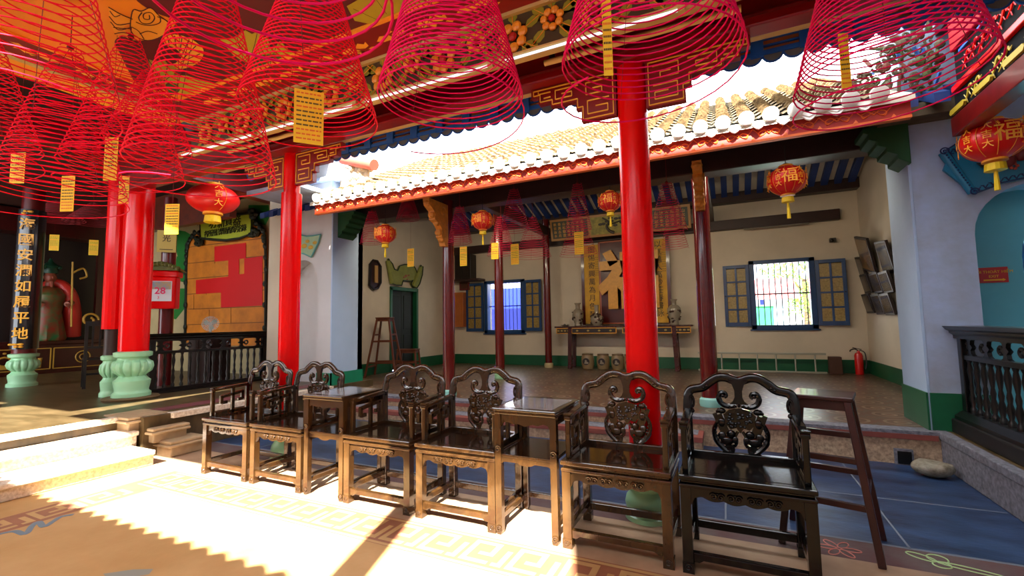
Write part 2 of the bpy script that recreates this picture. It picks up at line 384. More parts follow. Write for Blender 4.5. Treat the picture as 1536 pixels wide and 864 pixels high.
# left end wall with a blind arched niche
m = MB(); m.mt(0); arch_front(m, 2.55, 2.85, -5.44, -4.44, HP, 4.2, -5.08, .36, 2.04); m.box(-5.44, -4.44, 2.80, 3.2, HP, 4.2); m.mt(1).box(-4.44, -4.415, 2.55, 3.2, HP, 4.2); m.mt(0).box(-5.7, -4.415, 3.1, 3.2, HP, 4.2)
struct('wall_front_left', m, [white, blueface])
m = MB(); m.box(-4.715, -4.40, 2.53, 2.55, HP, HP+.3); m.box(-4.415, -4.40, 2.53, 3.21, HP, HP+.3); struct('baseboard_front_left', m, mat('dado_bright_green', lin((.05, .50, .36)), .45, var=.15, scale=3))
# left hall back walls
m = MB(); m.box(-13, -5.95, 3.30, 3.5, HL, 4.6); struct('wall_left_hall_rear', m, mat('left_hall_cream_wall', lin((.74, .66, .48)), .8, var=.15, scale=2))
m = MB(); m.box(-13.2, -12.78, -6, 3.5, HL, 4.6); struct('wall_left_hall_end', m, mat('shrine_dark_wood', lin((.16, .05, .04)), .4, var=.4, scale=5))
m = MB(); m.box(-12.78, -4.5, -3.35, 3.3, 3.95, 4.05); struct('ceiling_left_hall', m, mat('smoky_ceiling_boards', lin((.24, .10, .06)), .6, var=.4, scale=4))
m = MB(); m.box(3.0, 5.5, -3, 2.72, 3.9, 4.0); struct('ceiling_right_gallery', m, darkwood)
m = MB(); m.box(5.5, 5.7, -6, 2.75, 0, 4.2); struct('wall_right_gallery', m, white)
# opposite side of the court: tile-capped wall (its top edge throws the toothed shadow), a flagpole, unseen and set for its shadow streak, and the added shade blocks
m = MB(); m.box(-9, 1.75, -4.25, -4.0, 0, 3.12); m.mt(1)
for i in range(64):
    x = -9+i*.168
    m.prism([(x-.085, 3.12), (x+.085, 3.12), (x+.03, 3.165), (x, 3.18), (x-.03, 3.165)], (0, -3.78, 0), (1, 0, 0), (0, 0, 1), .7)
m.box(-9, 1.8, -4.5, -3.8, 3.08, 3.12)
struct('wall_gate', m, [white, greyt])
m = MB(); m.box(1.75, 3.9, -4.4, -4.0, 0, 6.2); m.box(3.9, 9, -4.4, -4.0, 0, 12); struct('wall_shade_block', m, white)  # tall blocks added out of view to shade the right side
fp = thing('streak_pole', 'unseen red pole by the gate wall behind the viewer, throwing the shadow streak', 'pole', (.26, -3.68, 0))
MB().lathe([(.10, 0), (.10, 6.4), (.02, 6.5)], 16).build('shaft', redlac, fp, smooth=True); MB().lathe([(.18, 0), (.18, .12), (.13, .16), (.11, .3)], 16).build('base', stone2, fp)
# ================================================================== pavilion roof (over the back room)
YE, ZE = 2.10, 3.15; SL = .53; YR = 5.0; ZR = ZE+SL*(YR-YE)
def zroof(y): return ZE+SL*(y-YE) if y <= YR else ZR-.33*(y-YR)
pr = thing('pavilion_roof', 'sunlit tiled roof of the back pavilion with white tile ends and carved eave board', 'roof', (0, 0, 0)); pr['kind'] = 'structure'
m = MB(); X0, X1 = -4.35, 2.62
m.prism([(2.8, zroof(2.8)-.05), (YR, ZR-.05), (7.95, zroof(7.95)-.05), (7.95, zroof(7.95)-.0), (YR, ZR), (2.8, zroof(2.8))], (-5.9, 0, 0), (0, 1, 0), (0, 0, 1), 9.6); m.prism([(YE-.02, ZE-.05), (2.8, zroof(2.8)-.05), (2.8, zroof(2.8)), (YE-.02, ZE)], (-4.38, 0, 0), (0, 1, 0), (0, 0, 1), 7.0)
m.build('roof_boards', mat('white_roof_boards', lin((.92, .89, .80)), .8, var=.15, scale=4), pr)
m = MB(); x = -5.8
while x < 3.7:
    m.prism([(2.3, zroof(2.3)-.14), (YR, ZR-.15), (7.7, zroof(7.7)-.14), (7.7, zroof(7.7)-.049), (YR, ZR-.049), (2.3, zroof(2.3)-.049)], (x, 0, 0), (0, 1, 0), (0, 0, 1), .105); x += .21
m.build('rafters', mat('blue_rafter_paint', lin((.10, .22, .48)), .55, var=.2, scale=6), pr)
pitch = .2; nroll = 34
m = MB(); dirv = Vector((0, 1, SL)).normalized(); upv = Vector((0, -SL, 1)).normalized(); LEN = (YR-YE)/dirv.y; nseg = 19
for i in range(nroll):
    x = -4.22+i*pitch; jx = random.uniform(-.008, .008)
    rings = []
    for k in range(nseg):
        s0, s1 = LEN*k/nseg, LEN*(k+1)/nseg; w = random.uniform(-.006, .006); rr = .066+random.uniform(-.004, .004)
        for s, r in ((s0, rr), (s1, rr-.024)):
            c = Vector((x+jx+w, YE-.03, ZE+.035))+dirv*s
            rings.append([c+Vector((cos(a), 0, 0))*r+upv*(sin(a)*r) for a in [pi*j/6 for j in range(7)]])
    n = m._v([p for rg in rings for p in rg]); fs = []
    for a in range(len(rings)-1):
        for j in range(6): fs.append((a*7+j, a*7+j+1, (a+1)*7+j+1, (a+1)*7+j))
    m._f(fs, n)
for i in range(nroll-1):            # concave pan tiles between the rolls, stepped
    x = -4.22+(i+.5)*pitch
    for k in range(12):
        s0, s1 = LEN*k/12, LEN*(k+1)/12
        a = Vector((x, YE-.02, ZE+.02))+dirv*s0+upv*.022; b = Vector((x, YE-.02, ZE+.02))+dirv*s1+upv*.002
        hx = Vector((pitch/2-.03, 0, 0)); m.quad(a-hx+upv*.02, a+upv*-.012, b+upv*-.012, b-hx+upv*.02); m.quad(a+upv*-.012, a+hx+upv*.02, b+hx+upv*.02, b+upv*-.012)
m.build('roof_tiles', tilem, pr)
disc = None
for i in range(nroll):
    x = -4.22+i*pitch
    if disc is None:
        q = MB(); q.tube([(0, 0, 0), (0, -.03, -.012), (0, -.036, -.014)], [.068, .068, .052], 14); disc = q.build('tile_end', tilew, pr, smooth=True); d = disc
    else: d = disc.copy(); COL.objects.link(d)
    d.location = (x, YE-.03, ZE+.045)
dr = None
for i in range(nroll-1):
    x = -4.22+(i+.5)*pitch
    if dr is None:
        q = MB(); q.prism([(-.085, .045), (-.08, -.005), (-.05, -.025), (-.025, -.055), (0, -.068), (.025, -.055), (.05, -.025), (.08, -.005), (.085, .045), (.04, .022), (-.04, .022)], (0, 0, 0), (1, 0, 0), (0, 0, 1), .018)
        q.tube([(-.06, -.022, .0), (0, -.022, -.035), (.06, -.022, .0)], .007, 5); dr = q.build('drip_tile', tilew, pr); d = dr
    else: d = dr.copy(); COL.objects.link(d)
    d.location = (x, YE-.005, ZE-.015); d.rotation_euler = (radians(-14), 0, 0)
# carved eave board
m = MB(); m.mt(0).box(-4.33, 2.60, YE+.03, YE+.07, 2.985, 3.125); m.mt(1)
m.box(-4.33, 2.60, YE+.018, YE+.075, 2.968, 2.99)
m.mt(2)
for i in range(26):
    x = -4.2+i*.262; y = YE+.026
    for sgn in (1, -1):
        m.tube(smoothline([(x, y, 3.04), (x+sgn*.04, y, 3.075), (x+sgn*.085, y, 3.055), (x+sgn*.075, y, 3.025), (x+sgn*.05, y, 3.035)], 4), .006, 4)
    m.tube(smoothline([(x-.13, y, 3.10), (x-.06, y, 3.03), (x, y, 3.07), (x+.06, y, 3.03), (x+.13, y, 3.10)], 4), .004, 4)
    m.poly([(x+.11, y-.012, 2.99), (x+.15, y-.012, 2.99), (x+.13, y-.012, 3.02)])  # small triangles of sunlight painted along the board's lower edge
m.build('eave_board', [fasc, fasc2, fasc2], pr)
# pavilion beams
def beam(name, x0, x1, y0, y1, z0, z1, mt, **k): return struct(name, MB().box(x0, x1, y0, y1, z0, z1), mt, bev=.012)
beam('beam_front', -4.42, 2.72, 3.02, 3.22, 3.03, 3.28, darkwood)
beam('beam_rear', -5.6, 3.4, 7.35, 7.58, 3.66, 3.86, darkwood)
beam('beam_wall_rail', -5.6, 3.1, 7.46, 7.60, 3.13, 3.33, darkwood)
beam('beam_middle', -5.6, 3.4, 4.9, 5.1, 3.55, 3.75, darkwood)
for xx in (-2.6, .9):
    beam('beam_cross', xx-.07, xx+.07, 2.9, 7.5, 3.32, 3.52, darkwood)
    m = MB(); m.box(xx-.06, xx+.06, 4.93, 5.07, 3.7, 4.55); m.box(xx-.06, xx+.06, 3.9, 6.1, 4.0, 4.14); struct('beam_strut', m, darkwood)

# ================================================================== gallery over the camera side of the court
m = MB()
m.prism([(1.10, 3.44), (-.80, 5.90), (-.80, 5.82), (1.02, 3.40)], (-5.0, 0, 0), (0, 1, 0), (0, 0, 1), 8.0)
m.prism([(-2.84, 3.62), (-.80, 5.90), (-.80, 5.82), (-2.80, 3.54)], (-4.3, 0, 0), (0, 1, 0), (0, 0, 1), 7.3)
m.box(-4.3, 3.0, -.95, -.65, 5.8, 6.0)
struct('roof_gallery', m, greyt)
# ceiling: painted boards, orange with dark red swirls, fish and leaves, edged by a leaf-scroll border
orange = mat('orange_ceiling_paint', lin((1.0, .66, .10)), .55, col2=lin((.99, .56, .06)), scale=1.5)
deepred = mat('maroon_ceiling_paint', lin((.38, .01, .02)), .55, var=.1, scale=3)
leafy = mat('leaf_yellow_paint', lin((.74, .66, .10)), .55, var=.15, scale=6); leafg = mat('leaf_green_paint', lin((.20, .36, .08)), .55, var=.2, scale=6)
inkl = mat('dark_red_outline_paint', lin((.25, .02, .03)), .6)
ZC = 3.50
m = MB(); m.box(-3.82, 2.95, -2.80, .13, ZC, ZC+.04); m.box(-4.3, -1.9, -3.08, -2.8, ZC, ZC+.04); m.box(-4.3, -3.82, -3.08, .13, ZC+.02, ZC+.05)
ce = struct('ceiling', m, orange)
LZ = [.0012]
def cz(): LZ[0] += .0006; return ZC-LZ[0]
def blob(name, pts, mt, closed=True):
    pts = list(pts)
    if (Vector(pts[0])-Vector(pts[-1])).length < 1e-4: pts = pts[:-1]
    z = cz(); q = MB(); q.poly([(p[0], p[1], z) for p in pts]); return q.build(name, mt, ce)
def cpx(l): return [onZ(x, y, ZC) for x, y in l]
blob('maroon_cloud', smoothline(cpx([(172, -60), (200, -5), (232, 18), (262, 30), (258, 42), (236, 58), (200, 60), (184, 54), (172, 62), (180, 80), (196, 112), (215, 140), (262, 130), (330, 128), (420, 95), (520, 60), (600, 20), (700, -30), (500, -120), (300, -120), (172, -60)]), 5), deepred)
blob('fish_tail', smoothline(cpx([(163, 10), (182, 22), (199, 28), (200, 34), (186, 40), (192, 54), (176, 52), (168, 40), (164, 26), (163, 10)]), 4), mat('amber_fish_paint', lin((1.0, .72, .16)), .55))
blob('fish_body', smoothline(cpx([(196, 30), (200, 14), (212, 16), (226, 11), (238, 22), (252, 32), (256, 40), (242, 54), (222, 60), (204, 54), (196, 44), (196, 30)]), 5), mat('amber_fish_paint', (0, 0, 0)))
blob('serpent_neck', smoothline(cpx([(242, 56), (262, 50), (288, 58), (306, 74), (300, 92), (280, 102), (258, 104), (246, 100), (262, 94), (272, 84), (262, 72), (248, 66), (242, 56)]), 5), mat('amber_fish_paint', (0, 0, 0)))
LEAF = [[(222, 88), (236, 92), (246, 88), (252, 96), (266, 100), (256, 120), (246, 128), (232, 122)],
        [(250, 110), (278, 112), (300, 118), (332, 126), (318, 138), (326, 146), (296, 146), (268, 138)],
        [(330, 58), (352, 56), (368, 44), (378, 50), (386, 46), (402, 58), (410, 84), (386, 98), (366, 92), (350, 82)],
        [(520, 8), (556, -12), (610, -20), (660, 4), (640, 30), (600, 40), (572, 62), (550, 54), (560, 36), (532, 30)],
        [(398, 84), (420, 60), (436, 76), (470, 78), (462, 96), (430, 104), (410, 108)]]
for l in LEAF: blob('lotus_leaf', cpx(l), leafy)
for l in [[(368, 92), (386, 84), (412, 80), (424, 88), (404, 100), (384, 108), (370, 106)], [(244, 128), (262, 124), (270, 134), (256, 142)], [(410, 98), (440, 88), (470, 96), (450, 110), (424, 116)]]: blob('green_leaf', smoothline(cpx(l+l[:1]), 4), leafg)
q = MB()
def cl(l, r=.0035, sm=4):
    q.tube([(p.x, p.y, ZC-.004) for p in smoothline(cpx(l), sm)], r, 4)
for l in [[(163, 10), (180, 20), (199, 28)], [(164, 24), (176, 36), (196, 34)], [(166, 32), (178, 44), (198, 40)], [(172, 50), (186, 48), (204, 54)], [(165, 16), (172, 24), (180, 22)], [(170, 40), (184, 42), (196, 42)],
          [(196, 30), (200, 14), (212, 16), (226, 11), (238, 22), (252, 32), (256, 40), (242, 54), (222, 60), (204, 54), (196, 44), (196, 30)], [(204, 32), (214, 36), (228, 37), (240, 33), (240, 24)], [(213, 18), (208, 26), (214, 34), (226, 34), (232, 26), (226, 18), (216, 20), (216, 27), (224, 28), (224, 22)], [(236, 24), (246, 28), (254, 34)],
          [(210, 50), (222, 46), (236, 50)], [(198, 40), (208, 46), (216, 58)], [(242, 56), (262, 50), (288, 58), (306, 74), (300, 92), (280, 102), (258, 104)], [(246, 66), (262, 72), (272, 84), (262, 94)],
          [(252, 56), (254, 66)], [(262, 53), (264, 70)], [(273, 56), (270, 76)], [(283, 60), (273, 82)], [(294, 68), (274, 88)], [(300, 80), (272, 92)], [(294, 94), (268, 96)],
          [(222, 88), (244, 124)], [(252, 96), (244, 124), (232, 108)], [(244, 124), (262, 112), (300, 120)], [(386, 48), (378, 78), (366, 92)], [(408, 66), (384, 80)], [(352, 58), (372, 82)], [(530, 12), (570, 30), (600, 40)], [(560, -8), (580, 20)], [(620, -10), (596, 30)], [(540, 48), (566, 44), (600, 40)]]: cl(l)
q.build('ink_outline', inkl, ce)
# border strips (far edge along X, left edge along Y)
q = MB(); z = ZC-.012
q.mt(0).box(-3.82, 2.95, -.20, .13, z-.004, z+.012); q.box(-3.82, -3.50, -2.9, -.2, z-.004, z+.012)
q.mt(1).box(-3.50, 2.95, -.225, -.195, z-.008, z+.01); q.box(-3.51, -3.48, -2.9, -.2, z-.008, z+.01)
q.mt(2).box(-3.86, 2.95, .10, .15, z-.03, z+.012); q.box(-3.86, -3.80, -2.9, .1, z-.03, z+.012)
def leafscroll(o, ax, ay):
    o = Vector(o); ax = Vector(ax); ay = Vector(ay)
    for pts in ([(-.15, -.01), (-.09, -.05), (-.02, -.035), (.0, .0), (.05, .05), (.02, .02), (-.01, .06), (-.05, .02), (-.10, .02)], [(.0, -.02), (.06, -.06), (.10, -.03), (.13, -.05), (.12, .0), (.07, .015), (.03, .0)], [(.09, .03), (.13, .06), (.17, .03), (.13, .02)], [(.02, -.07), (.04, -.05), (.0, -.045)]):
        q.poly([tuple(o+ax*a+ay*b+Vector((0, 0, -.0048))) for a, b in pts])
q.mt(3); k = 0
while -3.2+k*.36 < 2.9: leafscroll((-3.2+k*.36, -.04, z-.0), (1, 0, 0), (0, 1, 0)); k += 1
for k in range(7): leafscroll((-3.65, -.4-k*.36, z), (0, -1, 0), (1, 0, 0))
q.build('scroll_border', [mat('border_red', lin((.52, .03, .04)), .5), orange, cream, mat('border_leaf_orange', lin((.98, .66, .20)), .5)], ce)
# frieze with carved flowers
fz = MB(); fz.mt(0).box(-3.86, 2.9, .13, .16, 3.15, 3.50); fz.mt(1).box(-3.86, 2.9, .105, .165, 3.475, 3.50); fz.box(-3.86, 2.9, .10, .165, 3.125, 3.145)
fo2 = struct('trim_flower_frieze', fz, [mat('dark_olive_frieze_ground', lin((.26, .20, .07)), .5), cream])
pet = mat('carved_petal_gilding', lin((.96, .62, .14)), .4); pet2 = mat('flower_heart_red', lin((.75, .12, .06)), .5); lf = mat('carved_leaf_olive', lin((.58, .56, .10)), .45)
def flower(mb, cx, cz_, r):
    for k in range(7):
        a = 2*pi*k/7+.3; mb.mt(0).ball((cx+r*.62*cos(a), .118, cz_+r*.62*sin(a)), (r*.30, .016, r*.30), 8, 5)
    mb.mt(1).ball((cx, .112, cz_), (r*.26, .02, r*.26), 8, 5)
fx = -3.6; i = 0; fm = MB()
while fx < 2.7:
    r = .095 if i % 2 else .125; cz_ = 3.31+(.035 if i % 2 else -.01)
    flower(fm, fx, cz_, r)
    for a in (.5, 2.4, 3.9, 5.4, -.6, 1.6):
        d = Vector((cos(a), 0, sin(a))); n = Vector((-sin(a), 0, cos(a))); o = Vector((fx, .128, cz_))+d*r*.8
        L_ = .13
        fm.mt(2).prism([(0, 0), (L_*.3, .034), (L_*.65, .034), (L_, 0), (L_*.65, -.034), (L_*.3, -.034)], o, d, n, .012 if False else -.012)
        fm.mt(3).tube([o+Vector((0, -.002, 0)), o+d*L_+Vector((0, -.002, 0))], .0035, 4)
    fx += .29; i += 1
zs = [v for v in fm.v]
fm.v = [(x, y, min(max(z, 3.148), 3.472)) for x, y, z in fm.v]
fm.build('flower_carving', [pet, pet2, lf, pet], fo2)
# red beam, upper boards
beam('beam_gallery_red', -6.1, 2.9, .48, .62, 3.143, 3.36, redbeam)
m = MB(); m.box(-6.1, 2.9, .13, .50, 3.36, 3.38); m.box(-6.1, 2.9, .45, .48, 3.20, 3.215); struct('trim_gallery_board', m, darkred)
beam('beam_left_hall', -6.15, -5.85, -3.3, 3.2, 3.5, 3.8, darkred)
beam('beam_purlin', -4.3, 2.9, .69, .76, 3.189, 3.25, cream)
# blue eave lattice and scalloped tiles
ev = thing('gallery_eave', 'blue eave lattice with orange infill and a row of hanging grey scallop tiles', 'eave', (0, 0, 0)); ev['kind'] = 'structure'
m = MB(); m.mt(0).box(-4.3, 2.95, 1.04, 1.09, 3.235, 3.268); m.box(-4.3, 2.95, 1.05, 1.09, 3.300, 3.312); m.box(-4.3, 2.95, 1.04, 1.09, 3.35, 3.43)
x = -4.2
while x < 2.9: m.box(x, x+.085, 1.03, 1.09, 3.225, 3.43); x += .31
m.mt(1).box(-4.3, 2.95, 1.07, 1.085, 3.24, 3.43); m.mt(2).prism([(.60, 3.47), (1.07, 3.40), (1.07, 3.43), (.60, 3.50)], (-4.3, 0, 0), (0, 1, 0), (0, 0, 1), 7.2)
m.build('eave_lattice', [bluep, terra, cream], ev)
sc_ = None
for i in range(54):
    x = -4.24+i*.134
    if sc_ is None:
        q = MB(); q.mt(0).prism(arc(0, 0, .068, pi, 2*pi, 10), (0, 1.075, 0), (1, 0, 0), (0, 0, 1), .02); q.mt(1).tube([(px, 1.06, pz) for px, pz in arc(0, 0, .066, pi, 2*pi, 10)], .009, 5); sc_ = q.build('scallop_tile', [greyt, bluep], ev); d = sc_
    else: d = sc_.copy(); COL.objects.link(d)
    d.location = (x, 0, 3.245)

# ================================================================== right gallery boards over the side opening
rb = MB(); xx = 2.90
rb.mt(0).box(xx, xx+.12, -2.5, 2.30, 2.80, 2.955); rb.mt(1).box(xx+.03, xx+.09, -2.5, 2.28, 2.955, 3.155); rb.mt(2).box(xx, xx+.1, -2.5, 2.24, 3.15, 3.20); rb.mt(1).box(xx+.03, xx+.09, -2.5, 2.22, 3.20, 3.50); rb.mt(3).box(xx, xx+.12, -2.5, 2.20, 3.48, 3.75)
bd = struct('beam_side_gallery', rb, [darkred, mat('matt_black_board', (.006, .006, .007), .85, spec=.1), redlac, mat('matt_red_board', (.42, .012, .02), .7, spec=.2)], bev=.006)
def lizard(mb, y, z, s, mt):
    mb.mt(mt); c = lambda a, b: (xx+.02, y-a*s, z+b*s)
    mb.tube(smoothline([c(-.5, -.3), c(-.2, -.15), c(.0, .05), c(.15, .25), c(.3, .32), c(.4, .15), c(.55, .25)], 4), [.008*s*10*.12+.002+.006*sin(pi*i/24) for i in range(25)], 5)
    for a, b, e, g in ((-.2, -.15, -.1, -.4), (-.2, -.15, -.4, .1), (.05, .1, .2, -.15), (.05, .1, -.15, .3)): mb.tube([c(a, b), c(e, g)], .004, 4)
lz = MB()
for k, y in enumerate((2.02, 1.90, 1.62, 1.50, 1.2, 1.05)): lizard(lz, y, 3.05, .17, 0)
for y in (2.16, 1.76, 1.35, .9):
    lz.prism([(-.11, -.022), (.11, -.022), (.13, .0), (.11, .022), (-.11, .022), (-.13, 0)], (xx+.012, y, 2.995), (0, -1, 0), (0, 0, 1), .02)
lz.build('gold_figure_carving', mat('olive_gold_paint', lin((.72, .62, .16)), .45), bd)
lz = MB()
for k in range(9):
    lizard(lz, 2.0-.13*k, 3.32+.02*(k % 2), .16, 0)
lz.build('red_figure_carving', redlac, bd)
lz = MB()
for k in range(5): lz.box(xx+.015, xx+.035, 2.1-.28*k-.16, 2.1-.28*k, 3.43, 3.45)
lz.build('blue_slat', bluep, bd)
# green moulded corbels under both ends of the pavilion eave
for nm, x0, sg in (('green moulded corbel at the right pier below the eave', 2.73, -1), ('green moulded corbel at the left pier below the eave', -4.42, 1)):
    q = MB(); pr_ = [(0, 3.12), (.34, 3.12), (.34, 3.07), (.30, 3.05), (.30, 3.0), (.24, 2.97), (.24, 2.93), (.17, 2.90), (.17, 2.86), (.09, 2.82), (.09, 2.78), (0, 2.72)]
    q.prism([(sg*a, b) for a, b in pr_], (x0, 2.98, 0), (1, 0, 0), (0, 0, 1), .33)
    o = tag(q.build('eave_corbel', greenb, bev=.006), nm, 'corbel', 'green corbels under the eave'); o['kind'] = 'thing'
# roof ornament above the left pier: small parapet with carved panel and a red ridge cylinder
ro = thing('roof_ornament', 'white carved parapet ornament with a red ridge roll above the left pier', 'roof ornament', (0, 0, 0))
m = MB(); m.box(-4.45, -3.72, 2.60, 2.9, 3.3, 3.46); m.box(-4.40, -3.78, 2.66, 2.86, 3.46, 3.62, taper=.04); m.build('parapet', white, ro, bev=.01)
m = MB(); m.tube([(-4.30, 2.62, 3.98), (-3.55, 2.52, 3.72)], .085, 14); m.build('ridge_roll', mat('red_clay_ridge', lin((.72, .34, .26)), .7, var=.2), ro, smooth=True)
m = MB(); random.seed(3)
for k in range(16): m.ball((-4.25+random.random()*.55, 2.60+random.random()*.05, 3.52+random.random()*.3), random.uniform(.03, .07), 7, 5)
m.prism([(-.28, -.16), (.26, -.16), (.30, .08), (.1, .18), (-.1, .12), (-.3, .2)], (-4.05, 2.66, 3.68), (1, 0, 0), (0, 0, 1), .05); m.build('relief_carving', mat('pale_relief_plaster', lin((.74, .66, .55)), .8, var=.35, scale=18), ro)
m = MB(); m.mt(0).prism([(-6.2, 0), (-4.3, 0), (-4.3, .05), (-6.2, .05)], (0, 2.45, 3.62), (1, 0, 0), (0, 0, 1), -.9); m.box(-5.3, -4.25, 1.72, 2.56, 3.30, 3.36); struct('trim_left_parapet', m, staincast)
# carved clutter at the right end of the eave, against the sky
random.seed(5); m = MB()
for k in range(150):
    x_ = 2.30+random.random()*.65; c = Vector((x_, 2.4+random.random()*.4, 3.28+random.random()*(.35+.75*(x_-2.3))))
    m.mt(random.choice([0, 0, 0, 0, 1, 1, 3]) if k % 17 else 2); d1 = Vector((random.gauss(0, 1), random.gauss(0, .5), random.gauss(0, 1))).normalized()
    if k % 3 == 0: m.ball(c, (random.uniform(.02, .045), .03, random.uniform(.02, .05)), 7, 5)
    elif k % 3 == 1: m.bar(c-d1*random.uniform(.04, .09), c+d1*.05, random.uniform(.015, .035), .02)
    else: m.tube(spiral(c, X3, Z3, random.uniform(.03, .055), 1.1, a0=random.uniform(0, 6), n=10, r1=.01), .012, 5)
m.mt(0).box(2.5, 3.1, 2.5, 2.9, 3.1, 3.22)
o = tag(m.build('gable_relief', [mat('weathered_plaster_relief', lin((.40, .34, .25)), .85, var=.4, scale=14), mat('mossy_relief', lin((.30, .33, .14)), .8, var=.3), mat('blue_glazed_chip', lin((.25, .42, .70)), .3), mat('clay_chip', lin((.42, .22, .15)), .8)]), 'weathered relief of plaster figures on the gable at the right end of the tiled roof', 'roof ornament'); o['kind'] = 'thing'

# ================================================================== columns
jade = mat('pale_jade_base_paint', lin((.62, .84, .66)), .4, var=.08, scale=3, coat=.3)
jade2 = mat('faded_turquoise_base_paint', lin((.55, .78, .74)), .5, var=.1, scale=3)
def column(name, label, x, y, z0, z1, r, mt, base='tall', top=None, s=1.0, bm=None, group=None):
    t = thing(name, label, 'column', (x, y, z0), 0, group)
    bm = bm or jade
    if base == 'tall':
        pf = [(.215, 0), (.215, .05), (.19, .07), (.185, .09), (.20, .16), (.205, .21), (.165, .245), (.15, .27), (.165, .29), (.215, .33), (.235, .39), (.22, .45), (.17, .485), (.165, .51), (.21, .53), (.215, .58), (.17, .595)]
        bz = .595*s; k = r/.17
        MB().lathe([(a*k, b*s) for a, b in pf], 64, flute=13, fdepth=.13, frange=(.27*s, .47*s)).build('base', bm, t, smooth=True)
    elif base == 'mid':
        pf = [(.15, 0), (.15, .03), (.135, .04), (.138, .05), (.148, .10), (.138, .14), (.118, .165), (.108, .185), (.112, .195), (.130, .20), (.133, .235), (.118, .245), (.118, .262), (.134, .272), (.136, .335), (.11, .36)]
        bz = .36; MB().lathe(pf, 40).build('base', bm, t, smooth=True)
    else:
        pf = [(r*1.2, 0), (r*1.3, .03), (r*1.25, .085), (r*1.02, .105)]; bz = .105
        MB().lathe(pf, 28).build('base', bm, t, smooth=True)
    H = z1-z0
    if top: prf = [(r, bz-.01), (r, top-z0), (r*.8, top-z0+.005), (r*.8, H)]
    else: prf = [(r*1.0, bz-.01), (r*1.02, bz+(H-bz)*.4), (r*.95, H)]
    MB().lathe(prf, 32).build('shaft', mt, t, smooth=True); return t
column('red_column', 'bright red lacquered column rising behind the second chair from the right', .586, .625, 0, 3.20, .108, redlac, 'mid')
column('red_column', 'slimmer red column standing between the fretwork brackets behind the two left chairs', -2.975, .65, 0, 3.20, .10, redlac, 'mid', top=2.72)
column('red_column', 'thick red column on a fluted jade base at the head of the left steps', -6.05, .72, HL, 3.75, .165, redlac, 'tall')
pt_ = [o for o in COL.objects if o.get('label', '').startswith('thick red column')][0]
MB().lathe([(.30, -.0), (.31, .02), (.29, .035)], 28).build('plinth', mat('brown_plinth_stone', lin((.42, .33, .20)), .7, var=.3, scale=12), pt_)
for ch_ in pt_.children:
    if not ch_.name.startswith('plinth'): ch_.location.z = .03
column('red_column', 'red column on the left platform, half hidden behind the slim one at the railing end', -6.28, 3.02, HL, 3.75, .15, redlac, 'tall', s=.9)
column('pavilion_column', 'red brown pavilion column in the front row left of the blue window', -2.47, 2.86, HP, 3.10, .085, browncol, 'low', bm=jade2)
column('pavilion_column', 'red brown pavilion column standing across the middle of the blue window', -2.72, 4.95, HP, 3.4, .085, browncol, 'low', bm=jade)
column('pavilion_column', 'slender dark pavilion column near the back wall left of the altar table', -2.60, 7.15, HP, 3.7, .08, browncol, 'low', bm=mat('buff_base_paint', lin((.72, .66, .50)), .6))
column('pavilion_column', 'glossy dark red pavilion column in the front row left of the open window', .90, 3.30, HP, 3.15, .095, mat('wine_red_column_paint', lin((.40, .04, .05)), .18, coat=.6, var=.3, scale=8, bump=.1, bscale=40), 'low', bm=jade2)
# couplet column of the left hall
cc = column('couplet_column', 'black couplet column with gold characters on a jade drum base in the left hall', -9.58, .80, HL, 3.75, .15, mat('dark_red_hall_column', lin((.35, .03, .03)), .3), 'tall', s=.92)
q = MB()
for i in range(12):
    a0, a1 = radians(-150+i*10), radians(-140+i*10)
    q.mt(0).prism([(.160*cos(a0), .160*sin(a0)), (.160*cos(a1), .160*sin(a1)), (.178*cos(a1), .178*sin(a1)), (.178*cos(a0), .178*sin(a0))], (0, 0, .62), (1, 0, 0), (0, 1, 0), 2.35)
q.mt(1)
fdir = Vector((.80, -.60, 0)); sd = Vector((.60, .80, 0))
q.M = Matrix.Rotation(radians(36), 4, 'Z')
q.M = None
q.mt(0)
for i in range(14):
    a0, a1 = radians(-85+i*10), radians(-75+i*10)
    q.prism([(.158*cos(a0), .158*sin(a0)), (.158*cos(a1), .158*sin(a1)), (.176*cos(a1), .176*sin(a1)), (.176*cos(a0), .176*sin(a0))], (0, 0, .62), (1, 0, 0), (0, 1, 0), 2.35)
q.mt(1)
for i, chh in enumerate('海國安瀾如履平地'):
    q.text(chh, fdir*.179+Vector((0, 0, 2.70-i*.262)), sd, Z3, .21, .01, off=.012)
for k in range(12): q.ball(fdir*.235+sd*random.uniform(-.09, .09)+Z3*random.choice([.66, .70, 2.88, 2.92]), (.03, .03, .02), 6, 4)
q.build('couplet_board', [mat('black_couplet_lacquer', (.012, .012, .014), .2, coat=.5), mat('bright_gold_leaf', lin((.98, .72, .25)), .35)], cc)
dc = column('red_column', 'partly hidden dark column just left of the thick red one', -6.62, .74, HL, 3.75, .10, darkwood, 'tall', s=.95)
q = MB()
for i in range(10):
    a0, a1 = radians(-110+i*18), radians(-92+i*18)
    q.prism([(.105*cos(a0), .105*sin(a0)), (.105*cos(a1), .105*sin(a1)), (.135*cos(a1), .135*sin(a1)), (.135*cos(a0), .135*sin(a0))], (0, 0, .92), (1, 0, 0), (0, 1, 0), 2.2)
q.build('couplet_board', redlac, dc)

